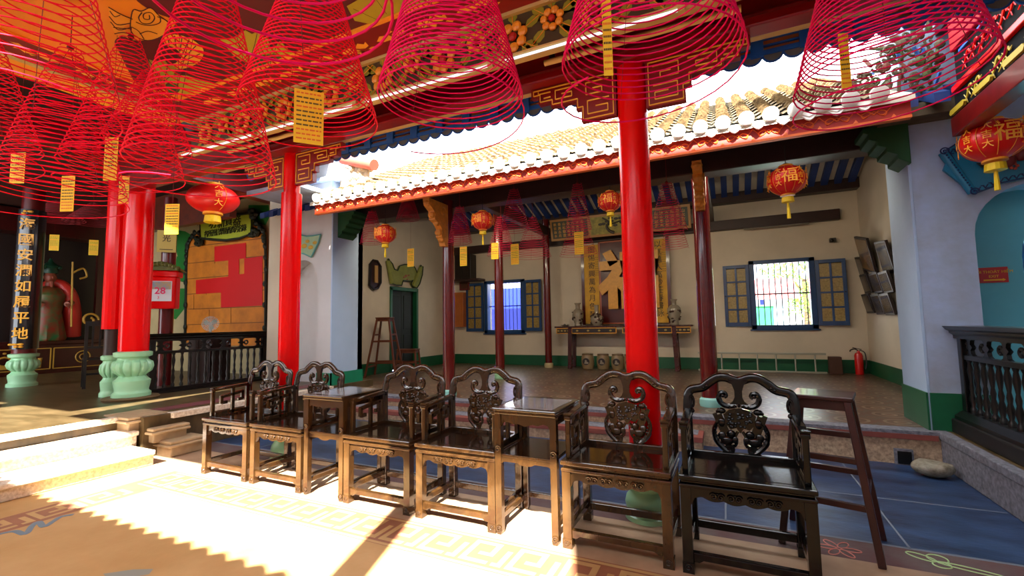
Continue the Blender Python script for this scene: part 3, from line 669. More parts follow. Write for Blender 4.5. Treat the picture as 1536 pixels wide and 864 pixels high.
# fretwork brackets beside the two front columns
def fret_bracket(label, x, y, zt, sg):
    t = thing('fretwork_bracket', label, 'bracket', (x, y, zt), 0, 'red fretwork brackets under the gallery beam')
    P = [(0, 0), (.66, 0), (.66, -.07), (.60, -.07), (.60, -.13), (.50, -.13), (.50, -.17), (.30, -.17), (.30, -.24), (.26, -.24), (.26, -.34), (0, -.34)]
    q = MB(); q.prism([(sg*a, b) for a, b in P], (0, .04, 0), (1, 0, 0), (0, 0, 1), .05); q.build('panel', redbeam, t)
    ln_ = [[(.02, -.02), (.64, -.02), (.64, -.055), (.585, -.055), (.585, -.115), (.485, -.115), (.485, -.155), (.285, -.155), (.285, -.225), (.245, -.225), (.245, -.325), (.02, -.325), (.02, -.02)],
           [(.05, -.05), (.22, -.05), (.22, -.14), (.10, -.14), (.10, -.10), (.17, -.10)], [(.05, -.19), (.21, -.19), (.21, -.29), (.06, -.29), (.06, -.24), (.15, -.24)],
           [(.28, -.05), (.46, -.05), (.46, -.12), (.33, -.12), (.33, -.085), (.41, -.085)], [(.50, -.05), (.60, -.05), (.60, -.03)], [(.50, -.09), (.555, -.09)]]
    q = MB()
    for l in ln_:
        for a, b in zip(l, l[1:]): q.bar((sg*a[0], -.013, a[1]), (sg*b[0], -.013, b[1]), .006, .008)
    q.build('yellow_fret_line', yell, t)
fret_bracket('red fretwork bracket with yellow key lines, left of the tall central red column', .588-.105, .58, 3.14, -1)
fret_bracket('red fretwork bracket with yellow key lines, right of the tall central red column', .588+.105, .58, 3.14, 1)
fret_bracket('red fretwork bracket with yellow key lines, left of the slim red column', -2.975-.08, .63, 3.14, -1)
fret_bracket('red fretwork bracket with yellow key lines, right of the slim red column', -2.975+.08, .63, 3.14, 1)
# gilded brackets over the pavilion front columns
gw = mat('gilded_bracket_wood', lin((.86, .55, .16)), .45, var=.3, scale=14)
def gbr(label, x, y, z0, z1, sg):
    q = MB(); h = z1-z0; pf = [(0, 0), (.07, .0), (.10, .12*h), (.16, .2*h), (.15, .38*h), (.22, .5*h), (.32, .55*h), (.34, .75*h), (.44, .85*h), (.46, h), (0, h)]
    q.prism([(a, b) for a, b in pf], (x-.05, y-.075, z0), (0, -1, 0), (0, 0, 1), -.10)
    for k, (a, b) in enumerate([(.09, .15), (.16, .3), (.21, .52), (.32, .66), (.42, .9)]): q.ball((x, y-.075-a, z0+b*h), (.062, .05, .05), 8, 6)
    q.tube(spiral((x+.055, y-.2, z0+.8*h), (0, 1, 0), (0, 0, 1), .08, 1.5), .012, 5); q.tube(spiral((x-.055, y-.2, z0+.8*h), (0, 1, 0), (0, 0, 1), .08, 1.5), .012, 5)
    o = tag(q.build('carved_bracket', gw, bev=.005), label, 'bracket', 'gilded brackets of the pavilion'); return o
gbr('gilded carved bracket atop the front pavilion column left of the blue window', -2.47, 2.86, 2.42, 3.02, 1)
gbr('gilded carved bracket atop the dark red pavilion column left of the open window', .90, 3.30, 2.62, 3.10, 1)
# ================================================================== carved lacquer armchairs and side tables
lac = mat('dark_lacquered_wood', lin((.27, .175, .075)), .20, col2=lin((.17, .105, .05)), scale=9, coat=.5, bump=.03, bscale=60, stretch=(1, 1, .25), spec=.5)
lacd = mat('shaded_lacquered_wood', lin((.055, .05, .052)), .16, col2=lin((.03, .03, .03)), scale=9, coat=.25, bump=.03, bscale=60, spec=.35)  # the same lacquer darkened for the chair standing in shade
lacs = mat('lacquered_seat_board', lin((.17, .10, .06)), .13, col2=lin((.11, .065, .045)), scale=7, coat=.6, stretch=(1, .3, 1))
def apron(mb, W, z0, h, y, t, leg, scal=True):
    """front apron between the legs with a wavy lower edge"""
    x = W/2-leg; pts = [(-x, z0), (-x, z0-h-.05), (-x+.02, z0-h-.008), (-x+.05, z0-h)]
    n = 40
    for i in range(n+1):
        u = -1+2*i/n; xx = u*(x-.06); pts.append((xx, z0-h-.012*abs(sin(u*pi*2.0))-.010*cos(u*pi*.5)))
    pts += [(x-.05, z0-h), (x-.02, z0-h-.008), (x, z0-h-.05), (x, z0)]
    mb.prism(pts, (0, y+t, 0), (1, 0, 0), (0, 0, 1), t)
def make_chair(W=.615, D=.46):
    t = thing('armchair', 'x', 'armchair', group='carved lacquer armchairs in a row')
    hw = W/2; zs = .50
    # seat: two mouldings, waist, panel
    q = MB(); q.box(-hw-.006, hw+.006, -.012, D+.0, zs-.026, zs); q.box(-hw+.006, hw-.006, .006, D-.01, zs-.044, zs-.026); q.box(-hw-.004, hw+.004, -.006, D, zs-.064, zs-.044)
    seat = q.build('seat', lac, t, bev=.006)
    q = MB(); q.box(-hw+.045, hw-.045, .045, D-.045, zs-.002, zs+.0015); q.build('seat_panel', lacs, seat)
    # aprons
    q = MB(); apron(q, W, zs-.064, .045, .012, .022, .05); q.build('apron', lac, t)
    q = MB()
    for sx in (-1, 1):
        x = sx*(hw-.03); q.prism([(.05, zs-.064), (.05, zs-.15), (.065, zs-.118), (.10, zs-.108), (D-.10, zs-.108), (D-.065, zs-.118), (D-.05, zs-.15), (D-.05, zs-.064)], (x-.011, 0, 0), (0, 1, 0), (0, 0, 1), .022)
    q.box(-hw+.05, hw-.05, D-.04, D-.02, zs-.11, zs-.064); q.build('side_apron', lac, t)
    q = MB()
    for u in (-.62, -.22, .22, .62):
        x = u*(hw-.10)
        for sg in (-1, 1): q.tube(spiral((x+sg*.017, .006, zs-.096), (sg, 0, 0), (0, 0, 1), .018, 1.4, a0=.4, r1=.002), .0046, 5)
        q.tube([(x-.026, .010, zs-.085), (x, .008, zs-.080), (x+.026, .010, zs-.085)], .004, 5)
    q.build('apron_carving', lac, t, smooth=True)
    # legs
    for sx in (-1, 1):
        for f in (0, 1):
            q = MB(); x0, x1 = sorted((sx*hw, sx*(hw-.052))); y0, y1 = (0, .052) if f == 0 else (D-.052, D)
            q.box(x0, x1, y0, y1, .0, zs-.064); q.box(x0-.003, x1+.003, y0-.003, y1+.003, 0, .055)
            if f == 0:
                q.tube(spiral(((x0+x1)/2, -.004, .03), (1, 0, 0), (0, 0, 1), .018, 1.6, r1=.003), .004, 5)
            q.build('leg', lac, t, bev=.005)
    for a in ('f', 'b', 'l', 'r'):
        q = MB()
        if a == 'f': q.prism([(-hw+.05, .105), (-hw+.05, .055), (-hw+.08, .055), (-hw+.10, .068), (hw-.10, .068), (hw-.08, .055), (hw-.05, .055), (hw-.05, .105)], (0, .046, 0), (1, 0, 0), (0, 0, 1), .036)
        elif a == 'b': q.box(-hw+.05, hw-.05, D-.042, D-.012, .07, .115)
        else:
            x = (-hw+.026) if a == 'l' else (hw-.026); q.box(x-.015, x+.015, .05, D-.05, .085, .125)
        q.build('stretcher', lac, t, bev=.005)
    # arms with key-pattern fret
    for sx in (-1, 1):
        x = sx*(hw-.026); q = MB()
        q.bar((x, .065, zs), (x, .065, zs+.235), .03, .034)
        q.prism([(.045, zs+.222), (.045, zs+.246), (.06, zs+.256), (.11, zs+.254), (.17, zs+.262), (D-.03, zs+.275), (D-.03, zs+.243), (.17, zs+.236)], (x-.022, 0, 0), (0, 1, 0), (0, 0, 1), .044)
        arm = q.build('arm', lac, t, bev=.006)
        q = MB(); y = .12
        B = lambda a, b: q.bar((x, a[0], zs+a[1]), (x, b[0], zs+b[1]), .028, .026, up=(1, 0, 0))
        B((.255, .0), (.255, .185)); B((.135, .165), (.36, .195)); B((.145, .175), (.145, .105)); B((.145, .11), (.20, .112)); B((.35, .20), (.35, .12)); B((.35, .125), (.305, .122)); B((.255, .17), (.255, .245))
        B((.40, .0), (.40, .25)); B((.09, .018), (.40, .018))
        q.build('key_fret', lac, arm, bev=.003)
        q = MB()
        for k in range(3): q.box(x-.024, x+.024, .048+k*.016, .056+k*.016, zs+.252, zs+.262)
        q.build('arm_end_moulding', lac, arm)
    # back frame: posts and cloud-shaped crest
    q = MB(); yb = D-.03
    def crest(sx):
        return [(sx*.285, yb, zs), (sx*.287, yb, zs+.24), (sx*.283, yb+.012, zs+.33), (sx*.278, yb+.02, zs+.365), (sx*.262, yb+.024, zs+.385), (sx*.235, yb+.026, zs+.392), (sx*.195, yb+.028, zs+.402), (sx*.155, yb+.03, zs+.434), (sx*.11, yb+.032, zs+.462), (sx*.065, yb+.033, zs+.465), (sx*.03, yb+.033, zs+.452), (0, yb+.033, zs+.445)]
    L_ = smoothline(crest(-1), 4); R_ = smoothline(crest(1), 4); full = L_+R_[::-1][1:]
    # flat-section rail: sweep a rectangle
    n = len(full); ring = []
    for i, p in enumerate(full):
        tg = (full[min(i+1, n-1)]-full[max(i-1, 0)]).normalized(); nn = Vector((0, 1, 0)); sd = tg.cross(nn).normalized(); h = .026
        for a, b in ((-1, -.5), (-.55, -1), (.55, -1), (1, -.5), (1, .5), (.55, 1), (-.55, 1), (-1, .5)): ring.append(p+sd*(h*a)+nn*(.017*b))
    k = q._v(ring); fs = []
    for i in range(n-1):
        for j in range(8): fs.append((i*8+j, i*8+(j+1) % 8, (i+1)*8+(j+1) % 8, (i+1)*8+j))
    fs += [tuple(range(7, -1, -1)), tuple((n-1)*8+j for j in range(8))]; q._f(fs, k)
    for sx in (-1, 1):      # pierced loops and knuckles on the posts
        q.tube([(sx*(.262+.013*cos(a)), yb, zs+.315+.035*sin(a)) for a in [2*pi*i/12 for i in range(12)]], .0075, 6, closed=True)
        q.ball((sx*.262, yb-.012, zs+.262), .017, 8, 6); q.ball((sx*.19, yb+.014, zs+.40), .011, 8, 5); q.ball((sx*.172, yb+.014, zs+.412), .011, 8, 5); q.ball((sx*.268, yb-.006, zs+.24), .012, 7, 5)
    bf = q.build('back_frame', lac, t, smooth=True)
    q = MB(); q.box(-hw+.04, hw-.04, D-.05, D-.012, zs-.002, zs+.028); q.build('back_rail', lac, t, bev=.005)
    # splat: stem, two curling horns, carved mask with side volutes
    q = MB(); ys = yb+.018
    q.prism([(-.055, .45), (-.032, .425), (-.021, .39), (-.021, .35), (-.032, .325), (-.05, .31), (.05, .31), (.032, .325), (.021, .35), (.021, .39), (.032, .425), (.055, .45)], (0, ys+.012, zs), (1, 0, 0), (0, 0, 1), .026)
    for sx in (-1, 1):
        q.tube(smoothline([(sx*.015, ys, zs+.305), (sx*.06, ys-.004, zs+.296), (sx*.095, ys-.006, zs+.312), (sx*.108, ys-.006, zs+.345), (sx*.098, ys-.006, zs+.372), (sx*.075, ys-.006, zs+.376), (sx*.066, ys-.006, zs+.358), (sx*.078, ys-.006, zs+.350)], 5), [.016]*16+[.014]*8+[.011]*8+[.012]*4, 8)
        q.ball((sx*.084, ys-.010, zs+.358), .012, 8, 6)
    for k in range(5): q.ball((-.05+k*.025, ys-.014, zs+.302-abs(k-2)*.004), .010, 7, 5)
    stem = q.build('splat_stem', lac, t, smooth=True)
    q = MB()
    q.prism([(-.088, .245), (-.055, .275), (0, .288), (.055, .275), (.088, .245), (.072, .185), (.05, .16), (.02, .17), (0, .140), (-.02, .17), (-.05, .16), (-.072, .185)], (0, ys+.014, zs), (1, 0, 0), (0, 0, 1), .026)
    rnd = random.Random(11)
    for k in range(34):
        u = rnd.uniform(-.062, .062); w = rnd.uniform(.175, .268); q.ball((u, ys-.014, zs+w), (.010, .008, .008), 6, 4)
    for sx in (-1, 1):
        q.ball((sx*.098, ys-.006, zs+.268), (.026, .020, .019), 8, 6); q.ball((sx*.118, ys-.010, zs+.262), (.012, .014, .011), 7, 5)
        q.bar((sx*.135, ys-.004, zs+.250), (sx*.088, ys-.006, zs+.125), .026, .014, up=(0, 1, 0))
        q.bar((sx*.112, ys-.006, zs+.245), (sx*.070, ys-.006, zs+.13), .036, .014, up=(0, 1, 0))
        q.tube(smoothline([(sx*.118, ys, zs+.20), (sx*.142, ys-.002, zs+.15), (sx*.135, ys-.004, zs+.095), (sx*.105, ys-.004, zs+.055), (sx*.070, ys-.004, zs+.03), (sx*.045, ys-.004, zs+.045), (sx*.05, ys-.004, zs+.07)], 5), [.013]*10+[.016]*12+[.012]*9, 8)
        q.ball((sx*.075, ys-.010, zs+.095), (.038, .022, .030), 9, 6); q.ball((sx*.05, ys-.012, zs+.135), (.026, .018, .024), 8, 5); q.ball((sx*.10, ys-.010, zs+.12), (.024, .018, .026), 8, 5); q.ball((sx*.098, ys-.008, zs+.20), (.022, .016, .03), 8, 5); q.ball((sx*.03, ys-.010, zs+.10), (.018, .014, .022), 8, 5)
        q.tube(spiral((sx*.06, ys-.010, zs+.042), (sx, 0, 0), (0, 0, 1), .026, 1.5, a0=.5, r1=.004), .008, 6)
        q.tube(smoothline([(sx*.012, ys-.004, zs+.15), (sx*.03, ys-.006, zs+.115), (sx*.022, ys-.006, zs+.085), (sx*.035, ys-.006, zs+.06)], 4), .009, 6)
        for k in range(5): q.ball((sx*(.138-.006*k), ys-.012, zs+.16-.02*k), .007, 6, 4)
        q.bar((sx*.06, ys, zs+.05), (sx*.058, ys, zs+.02), .02, .02)
    q.build('splat_mask', lac, t, smooth=True)
    return t
CH = [('c1', -3.279), ('c2', -2.613), ('c3', -1.539), ('c4', -.869), ('c5', .195), ('c6', .857)]
CL = ['carved lacquer armchair at the left end of the row, its key-fret arm facing the steps',
      'carved lacquer armchair second from the left, left of the first side table',
      'carved lacquer armchair just right of the first side table, third from the left',
      'carved lacquer armchair left of the second side table, fourth from the left',
      'carved armchair right of the second side table, in front of the tall red column',
      'shade-darkened carved armchair at the right end of the row, beside the tall bar stool']
proto = make_chair()
for i, ((k, x), lb) in enumerate(zip(CH, CL)):
    o = proto if i == 0 else copy_tree(proto)
    o['label'] = lb; o.location = (x+.312, 0, 0)
# the last chair stands in shade, so its lacquer colour is darkened
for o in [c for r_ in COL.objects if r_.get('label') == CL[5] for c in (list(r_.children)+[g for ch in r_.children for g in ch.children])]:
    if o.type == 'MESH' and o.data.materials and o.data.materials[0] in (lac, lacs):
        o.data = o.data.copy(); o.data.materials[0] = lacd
def make_table(W=.415, D=.46):
    t = thing('side_table', 'x', 'side table', group='lacquer side tables between the chairs'); hw = W/2; z = .78
    q = MB(); q.box(-hw-.004, hw+.004, -.02, D+.02, z-.016, z); q.box(-hw, hw, -.008, D+.008, z-.038, z-.016); top = q.build('tabletop', lac, t, bev=.005)
    MB().box(-hw+.035, hw-.035, .035, D-.035, z, z+.0015).build('stone_inlay', mat('grey_marble_inlay', lin((.62, .60, .60)), .12, col2=lin((.46, .46, .48)), scale=7, coat=.5), top)
    q = MB()
    def ap(y):
        x = hw-.035; pts = [(-x, z-.038), (-x, z-.13), (-x+.02, z-.092), (-x+.05, z-.085), (-x+.09, z-.098), (-x+.12, z-.092), (0, z-.108), (x-.12, z-.092), (x-.09, z-.098), (x-.05, z-.085), (x-.02, z-.092), (x, z-.13), (x, z-.038)]
        q.prism(pts, (0, y+.02, 0), (1, 0, 0), (0, 0, 1), .02)
    ap(.008); ap(D-.028)
    for sx in (-1, 1): q.box(sx*(hw-.02)-.01, sx*(hw-.02)+.01, .03, D-.03, z-.09, z-.038)
    q.build('apron', lac, t)
    q = MB(); q.box(-hw+.02, hw-.02, .01, D-.01, .472, .492); q.build('shelf', lac, t, bev=.004)
    q = MB(); q.prism([(-hw+.035, .472), (-hw+.035, .43), (-hw+.06, .445), (-.06, .447), (-.04, .436), (0, .43), (.04, .436), (.06, .447), (hw-.06, .445), (hw-.035, .43), (hw-.035, .472)], (0, .028, 0), (1, 0, 0), (0, 0, 1), .018); q.build('shelf_apron', lac, t)
    for sx in (-1, 1):
        for y in (.0, D-.042):
            q = MB(); x0, x1 = sorted((sx*hw, sx*(hw-.042)))
            q.prism([(x0, .02), (x0+.004*0, .52), (x0, z-.038), (x1, z-.038), (x1, 0.02), (x1-.008, 0), (x0+.008, 0)], (0, y+.042, 0), (1, 0, 0), (0, 0, 1), .042)
            if y == 0:
                q.tube(spiral(((x0+x1)/2, -.004, .525), (1, 0, 0), (0, 0, 1), .021, 1.5, r1=.004), .005, 5); q.tube(spiral(((x0+x1)/2, -.004, .035), (1, 0, 0), (0, 0, 1), .020, 1.5, r1=.004), .005, 5)
            q.build('leg', lac, t, bev=.005)
    for sx in (-1, 1): MB().box(sx*(hw-.022)-.013, sx*(hw-.022)+.013, .04, D-.04, .085, .12).build('stretcher', lac, t, bev=.004)
    MB().box(-hw+.04, hw-.04, D-.034, D-.012, .085, .12).build('stretcher', lac, t, bev=.004)
    return t
tp = make_table(); tp['label'] = 'lacquer side table with a grey stone top, second from the left chairs, near the slim red column'; tp.location = (-1.965+.212, 0, 0)
tp['label'] = 'lacquer side table with stone top between the second and third armchairs from the left'
t2 = copy_tree(tp, 'lacquer side table with stone top just left of the chair before the tall red column'); t2.location = (-.259+.222, 0, 0)

# ------------------------------------------------------------------ wooden stools
stw = mat('red_brown_stool_wood', lin((.22, .06, .05)), .4, var=.35, scale=10, coat=.2, stretch=(1, 1, .3))
def stool(label, loc, rz, H, tw, td, bw, bd_, rungs, mt, name='bar_stool'):
    t = thing(name, label, 'stool', loc, rz)
    q = MB(); q.box(-tw/2, tw/2, -td/2, td/2, H-.025, H); q.build('seat', mt, t, bev=.006)
    q = MB(); q.box(-tw/2+.03, tw/2-.03, -td/2+.025, -td/2+.045, H-.08, H-.025); q.box(-tw/2+.03, tw/2-.03, td/2-.045, td/2-.025, H-.08, H-.025)
    for sx in (-1, 1): q.box(sx*(tw/2-.035)-.01, sx*(tw/2-.035)+.01, -td/2+.03, td/2-.03, H-.08, H-.025)
    q.build('seat_apron', mt, t)
    P = {}
    for sx in (-1, 1):
        for sy in (-1, 1):
            a = Vector((sx*(tw/2-.03), sy*(td/2-.03), H-.025)); b = Vector((sx*bw/2, sy*bd_/2, 0)); P[sx, sy] = (a, b)
            q = MB(); q.bar(a, b, .036, .036, up=(0, 1, 0)); q.build('leg', mt, t, bev=.004)
    def pt(k, z): a, b = P[k]; return b+(a-b)*(z/(H-.025))
    for z, ks in rungs:
        for k0, k1 in ks:
            q = MB(); q.bar(pt(k0, z), pt(k1, z), .022, .034); q.build('rung', mt, t, bev=.003)
    return t
A, B_, C_, D_ = (-1, -1), (1, -1), (1, 1), (-1, 1)
stool('tall dark red wooden bar stool standing right of the shade-darkened armchair', (1.63, .70, 0), radians(-14), .865, .31, .30, .46, .40,
      [(.28, [(A, B_)]), (.52, [(A, B_)]), (.38, [(D_, C_)]), (.60, [(D_, C_)]), (.34, [(B_, C_)]), (.34, [(A, D_)])], stw)
stw2 = mat('brown_stool_wood', lin((.42, .22, .13)), .5, var=.3, scale=10, stretch=(1, 1, .3))
stool('very tall brown wooden stool against the left wall beside the green door', (-5.16, 4.62, HP), radians(20), 1.18, .30, .28, .62, .50,
      [(.70, [(A, B_), (D_, C_)]), (.28, [(A, B_), (D_, C_)]), (.83, [(B_, C_), (A, D_)]), (.2, [(B_, C_), (A, D_)])], stw2, 'tall_stool')
stool('low brown wooden stool pushed in front of the green door', (-5.15, 5.35, HP), radians(20), .50, .44, .30, .46, .34,
      [(.22, [(A, B_), (D_, C_)]), (.16, [(B_, C_), (A, D_)])], stw2, 'low_stool')
# rock on the court floor
import mathutils.noise as mn
q = MB().ball((0, 0, .07), (.135, .11, .075), 22, 14)
for i, v in enumerate(q.v):
    p = Vector(v); k = 1+.16*mn.noise(p*9+Vector((3, 1, 2)))+.05*mn.noise(p*30); q.v[i] = (p.x*k, p.y*k, max(.0, min(p.z, .12)*k))
o = tag(q.build('rock', mat('pale_grey_rock', lin((.60, .58, .52)), .85, col2=lin((.40, .36, .28)), scale=16, bump=.4), smooth=True), 'flat pale grey rock lying on the floor in the right corner of the court', 'rock'); o.location = (2.60, 2.33, 0)
# ================================================================== incense coils
coilm = mat('warm_lit_incense_paste', (.80, .001, .03), .6, spec=.15)
coilg = mat('sky_lit_incense_paste', (.78, .002, .12), .6, spec=.15)  # one paste, light put in its colour: sky-lit magenta, bounce-warmed red above
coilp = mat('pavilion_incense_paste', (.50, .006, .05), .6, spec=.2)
cardm = mat('yellow_prayer_card', lin((.98, .80, .06)), .6, var=.08, scale=20)
inkm = mat('card_ink', lin((.38, .30, .05)), .6); inkr = mat('card_red_ink', lin((.90, .45, .05)), .6)
thr = mat('hanging_thread', lin((.45, .08, .08)), .7)
def coil_mesh(R, H, turns, r, r0=.05, sag=.0, drop=.12, seg=5, per=30):
    N = int(turns*per); pts = []
    for i in range(N+1):
        t = i/N; a = 2*pi*turns*t; rad = r0+(R-r0)*t**.92
        z = -H*t - (drop*max(0, (t-(1-1.1/turns))/(1.1/turns))**2 if drop else 0)
        w = 1+.02*sin(a*2.0+t*3)
        pts.append((rad*w*cos(a), rad*w*sin(a), z+.006*sin(a+1.3)*t))
    return MB().tube(pts, r, seg)
def card_mb(w, h):
    q = MB(); q.mt(0).box(-w/2, w/2, -.0015, .0015, -h, 0)
    rnd = random.Random(4)
    for k in range(11):
        z = -h*(.05+.085*k); q.mt(2 if k in (0, 3, 8, 9, 10) else 1); x = -w*.42
        while x < w*.40:
            l = rnd.uniform(.08, .2)*w; q.box(x, min(x+l, w*.43), -.0023, .0023, z-h*.028, z); x += l+w*.035
    return q
def coil(label, apex, R, H, turns, r, mt, rim_drop=.12, card=None, rot=0.0, group=None, ceil=None):
    t = thing('incense_coil', label, 'incense coil', apex, rot, group)
    coil_mesh(R, H, turns, r, drop=rim_drop).build('coil', mt, t, smooth=True)
    q = MB()
    for a in (0, 2*pi/3, 4*pi/3): q.tube([(0, 0, .0), (R*.6*cos(a), R*.6*sin(a), -H*.57), (R*.985*cos(a), R*.985*sin(a), -H*.96)], .0016, 4)
    if ceil: q.tube([(0, 0, ceil-apex[2]), (0, 0, 0)], .003, 4)
    q.ball((0, 0, 0), .02, 6, 4); q.build('suspension_thread', thr, t)
    if card:
        cx, cy, cz, w, h, ca = card
        c = card_mb(w, h).build('prayer_card', [cardm, inkm, inkr], t); c.location = (cx*cos(rot)+cy*sin(rot), -cx*sin(rot)+cy*cos(rot), cz); c.rotation_euler = (0, 0, ca-rot)
        MB().tube([(0, 0, 0), (0, 0, -cz)], .0015, 4).build('card_thread', thr, c) if cz < 0 else None
    return t
GA = 'incense coils hanging under the painted ceiling'
def near_coil(label, px, py, wpx, dia, Hh, turns, card=None, drop=.12, rr=.0036, ztop=None, ca=25, dd=0.0):
    cm = coilg if 'magenta' in label else coilm
    d = dia*FPX/wpx; c = at(px, py, d)
    top = ztop or ZC; H = min(Hh, top-.09-c.z); cd = None
    if card:                                   # card: where its top edge hangs, width and height seen
        d2 = d+dd; q = at(card[0], card[1], d2); s_ = d2/FPX
        cd = (q.x-c.x, q.y-c.y, q.z-(c.z+H), card[2]*s_/cos(radians(abs(ca)))*.9, card[3]*s_, radians(ca))
    return coil(label, (c.x, c.y, c.z+H), dia/2, H, turns, rr, cm, drop, cd, rot=random.uniform(0, 6), group=GA, ceil=top-.022)
near_coil('big magenta incense coil overhead at the right, in front of the tiled roof end', 1332, 128, 246, .70, 1.3, 44, (1264, 50, 14, 85), ca=12)
near_coil('big magenta incense coil in front of the tall central red column top', 975, 100, 262, .70, 1.3, 40, (909, 0, 14, 118), drop=.16, ca=20)
near_coil('magenta incense coil before the flower frieze, between the two front columns', 678, 155, 222, .70, 1.3, 42, None, drop=.14)
near_coil('red incense coil with a large yellow card, above the slim red column', 466, 176, 192, .68, 1.3, 38, (464, 136, 29, 82), ca=50)
near_coil('red incense coil hanging before the thick red column at the left steps', 306, 262, 194, .68, 1.35, 40, (259, 306, 21, 46))
near_coil('red incense coil before the black couplet column, lowest of the left cluster', 92, 298, 158, .70, 1.05, 32, (103, 264, 20, 54))
near_coil('red incense coil whose loops show just left of the thick red column', 186, 262, 150, .70, 1.2, 30, (168, 206, 20, 66))
near_coil('large red incense coil against the orange ceiling at the upper left', 62, 150, 190, .58, 1.2, 24, None)
near_coil('red incense coil cut by the left edge of the view', -40, 222, 150, .66, 1.1, 28, (28, 229, 22, 47), dd=.25)
near_coil('small red incense coil against the orange ceiling left of the painted fish', 222, 222, 112, .60, 1.2, 28, (187, 264, 15, 42), dd=.1)
near_coil('nearest magenta incense coil, only its wide lower loops show at the top edge', 418, 6, 336, .66, .9, 15, None, drop=.03, rr=.0048)
GP = 'incense coils hanging in the back pavilion'
PC = [(558, 366, 36, 2.55, .50, None, 'small incense coil hanging left of the first red lantern under the eave'),
      (690, 366, 38, 2.65, .52, (695, 370, 12, 29), 'sunlit incense coil by the front pavilion column, a yellow card below'),
      (772, 348, 46, 2.95, .60, (772, 366, 13, 31), 'dark red incense coil in the pavilion between the second and third lanterns'),
      (868, 347, 40, 2.9, .62, (868, 348, 14, 34), 'dark red incense coil left of the third lantern, a yellow card under its rim'),
      (1003, 348, 54, 3.0, .60, None, 'dark red incense coil just right of the tall central red column'),
      (800, 388, 56, 5.2, .80, None, 'faint incense coil hanging deep in the pavilion above the blue window'),
      (868, 384, 58, 5.6, .80, None, 'faint incense coil hanging before the altar table plaques'),
      (1012, 374, 40, 5.6, .75, None, 'faint incense coil before the right end of the altar plaque'),
      (752, 384, 44, 4.4, .70, (742, 364, 12, 25), 'faint incense coil behind the second pavilion column'),
      (612, 330, 36, 2.9, .40, (616, 373, 12, 27), 'incense coil tucked under the pavilion eave above the left door')]
for px, py, w, y, H, cd, lb in PC:
    c = onY(px, py, y); dep = (c-CAM_C).dot(CF); R = w/2*dep/FPX; card = None
    if cd:
        q = onY(cd[0], cd[1], y); s = dep/FPX; card = (q.x-c.x, 0, q.z-(c.z+H), cd[2]*s, cd[3]*s, 0)
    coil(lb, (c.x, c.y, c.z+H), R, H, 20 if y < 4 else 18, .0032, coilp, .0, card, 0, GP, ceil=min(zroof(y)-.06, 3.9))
# ================================================================== red lanterns
lan = mat('red_lantern_silk', (.78, .006, .004), .38, coat=.15); lang = mat('lantern_gold_print', lin((.98, .66, .16)), .45); tas = mat('yellow_tassel', lin((.96, .80, .08)), .6, var=.1, scale=30)
def lantern(label, c, R, zt, tl=.30, txt='大吉大利', sq=.86, prints=True):
    t = thing('red_lantern', label, 'lantern', tuple(c), 0, 'red silk lanterns')
    prof = [(R*.32*1.0, -R*sq*.98)]+[(R*cos(a), R*sq*sin(a)) for a in [radians(-66+132*i/14) for i in range(15)]]+[(R*.32, R*sq*.98)]
    MB().lathe(prof, 32, flute=16, fdepth=.03).build('silk_body', lan, t, smooth=True)
    for s in (-1, 1): MB().lathe([(R*.36, 0), (R*.38, s*R*.06 if s > 0 else 0), (R*.36, R*.12)], 20, c=(0, 0, R*sq*.9 if s > 0 else -R*sq*.9-R*.12)).build('gold_ring', lang, t, smooth=True)
    q = MB()
    for i, a in enumerate([-155, -120, -88, -55, -20, 20, 90, 160]):
        if not prints and i != 4: continue
        ar = radians(a); n = Vector((cos(ar), sin(ar), 0)); sd = Vector((-sin(ar), cos(ar), 0))
        if i == 2:
            q.text('福', n*(R*1.01), sd, Z3, R*.85, .004)
        else:
            for k, ch in enumerate(txt[:3]): q.text(ch, n*(R*(.97 if k != 1 else 1.0))+Z3*(R*.38-k*R*.36), sd, Z3, R*.34, .006)
        ax = radians(a+17); q.tube([(R*cos(b)*cos(ax)*1.004, R*cos(b)*sin(ax)*1.004, R*sq*sin(b)*1.004) for b in [radians(-60+12*j) for j in range(11)]], R*.012, 4)
    q.build('gold_characters', lang, t)
    q = MB(); q.lathe([(R*.30, -R*.02), (R*.33, -R*.30), (R*.24, -R*.33)], 16, c=(0, 0, -R*sq-R*.1)); tb_ = q.build('tassel_head', tas, t)
    q = MB(); q.tube([(0, 0, -R*sq-R*.4), (0, 0, -R*sq-R*.4-tl)], [R*.06, R*.10], 8); q.build('tassel', tas, t)
    q = MB(); q.tube([(0, 0, R*sq), (0, 0, zt-c[2])], .004, 5); q.tube([(R*.2*cos(a), 0, R*sq+R*.16*sin(a)) for a in [pi*i/8 for i in range(9)]], .004, 4); q.build('hanger', black, t)
    return t
for px, py, rp, y, lb in [(578, 351, 16, 2.45, 'small red lantern farthest left under the pavilion eave'), (724, 331, 16.5, 2.45, 'red lantern second from the left under the pavilion eave'),
                          (915, 302, 17.5, 2.45, 'red lantern beside the tall central red column under the eave'), (1180, 271, 26, 2.45, 'larger red lantern hanging above the open window')]:
    c = onY(px, py, y); R = rp*(c-CAM_C).dot(CF)/FPX; lantern(lb, c, R, 3.0, R*.95)
c = onY(1489, 211, 2.25); lantern('big dark red lantern at the right before the blue scroll relief', c, .205, 2.82, .16, sq=.80)
c = onX(320, 298, -6.3); c = Vector((-6.9, 1.75, onX(320, 298, -6.9).z)); c = at(320, 299, 6.3); lantern('wide red lantern in the left hall above the green sign board', c, .32, 3.95, .02, sq=.62, prints=False)
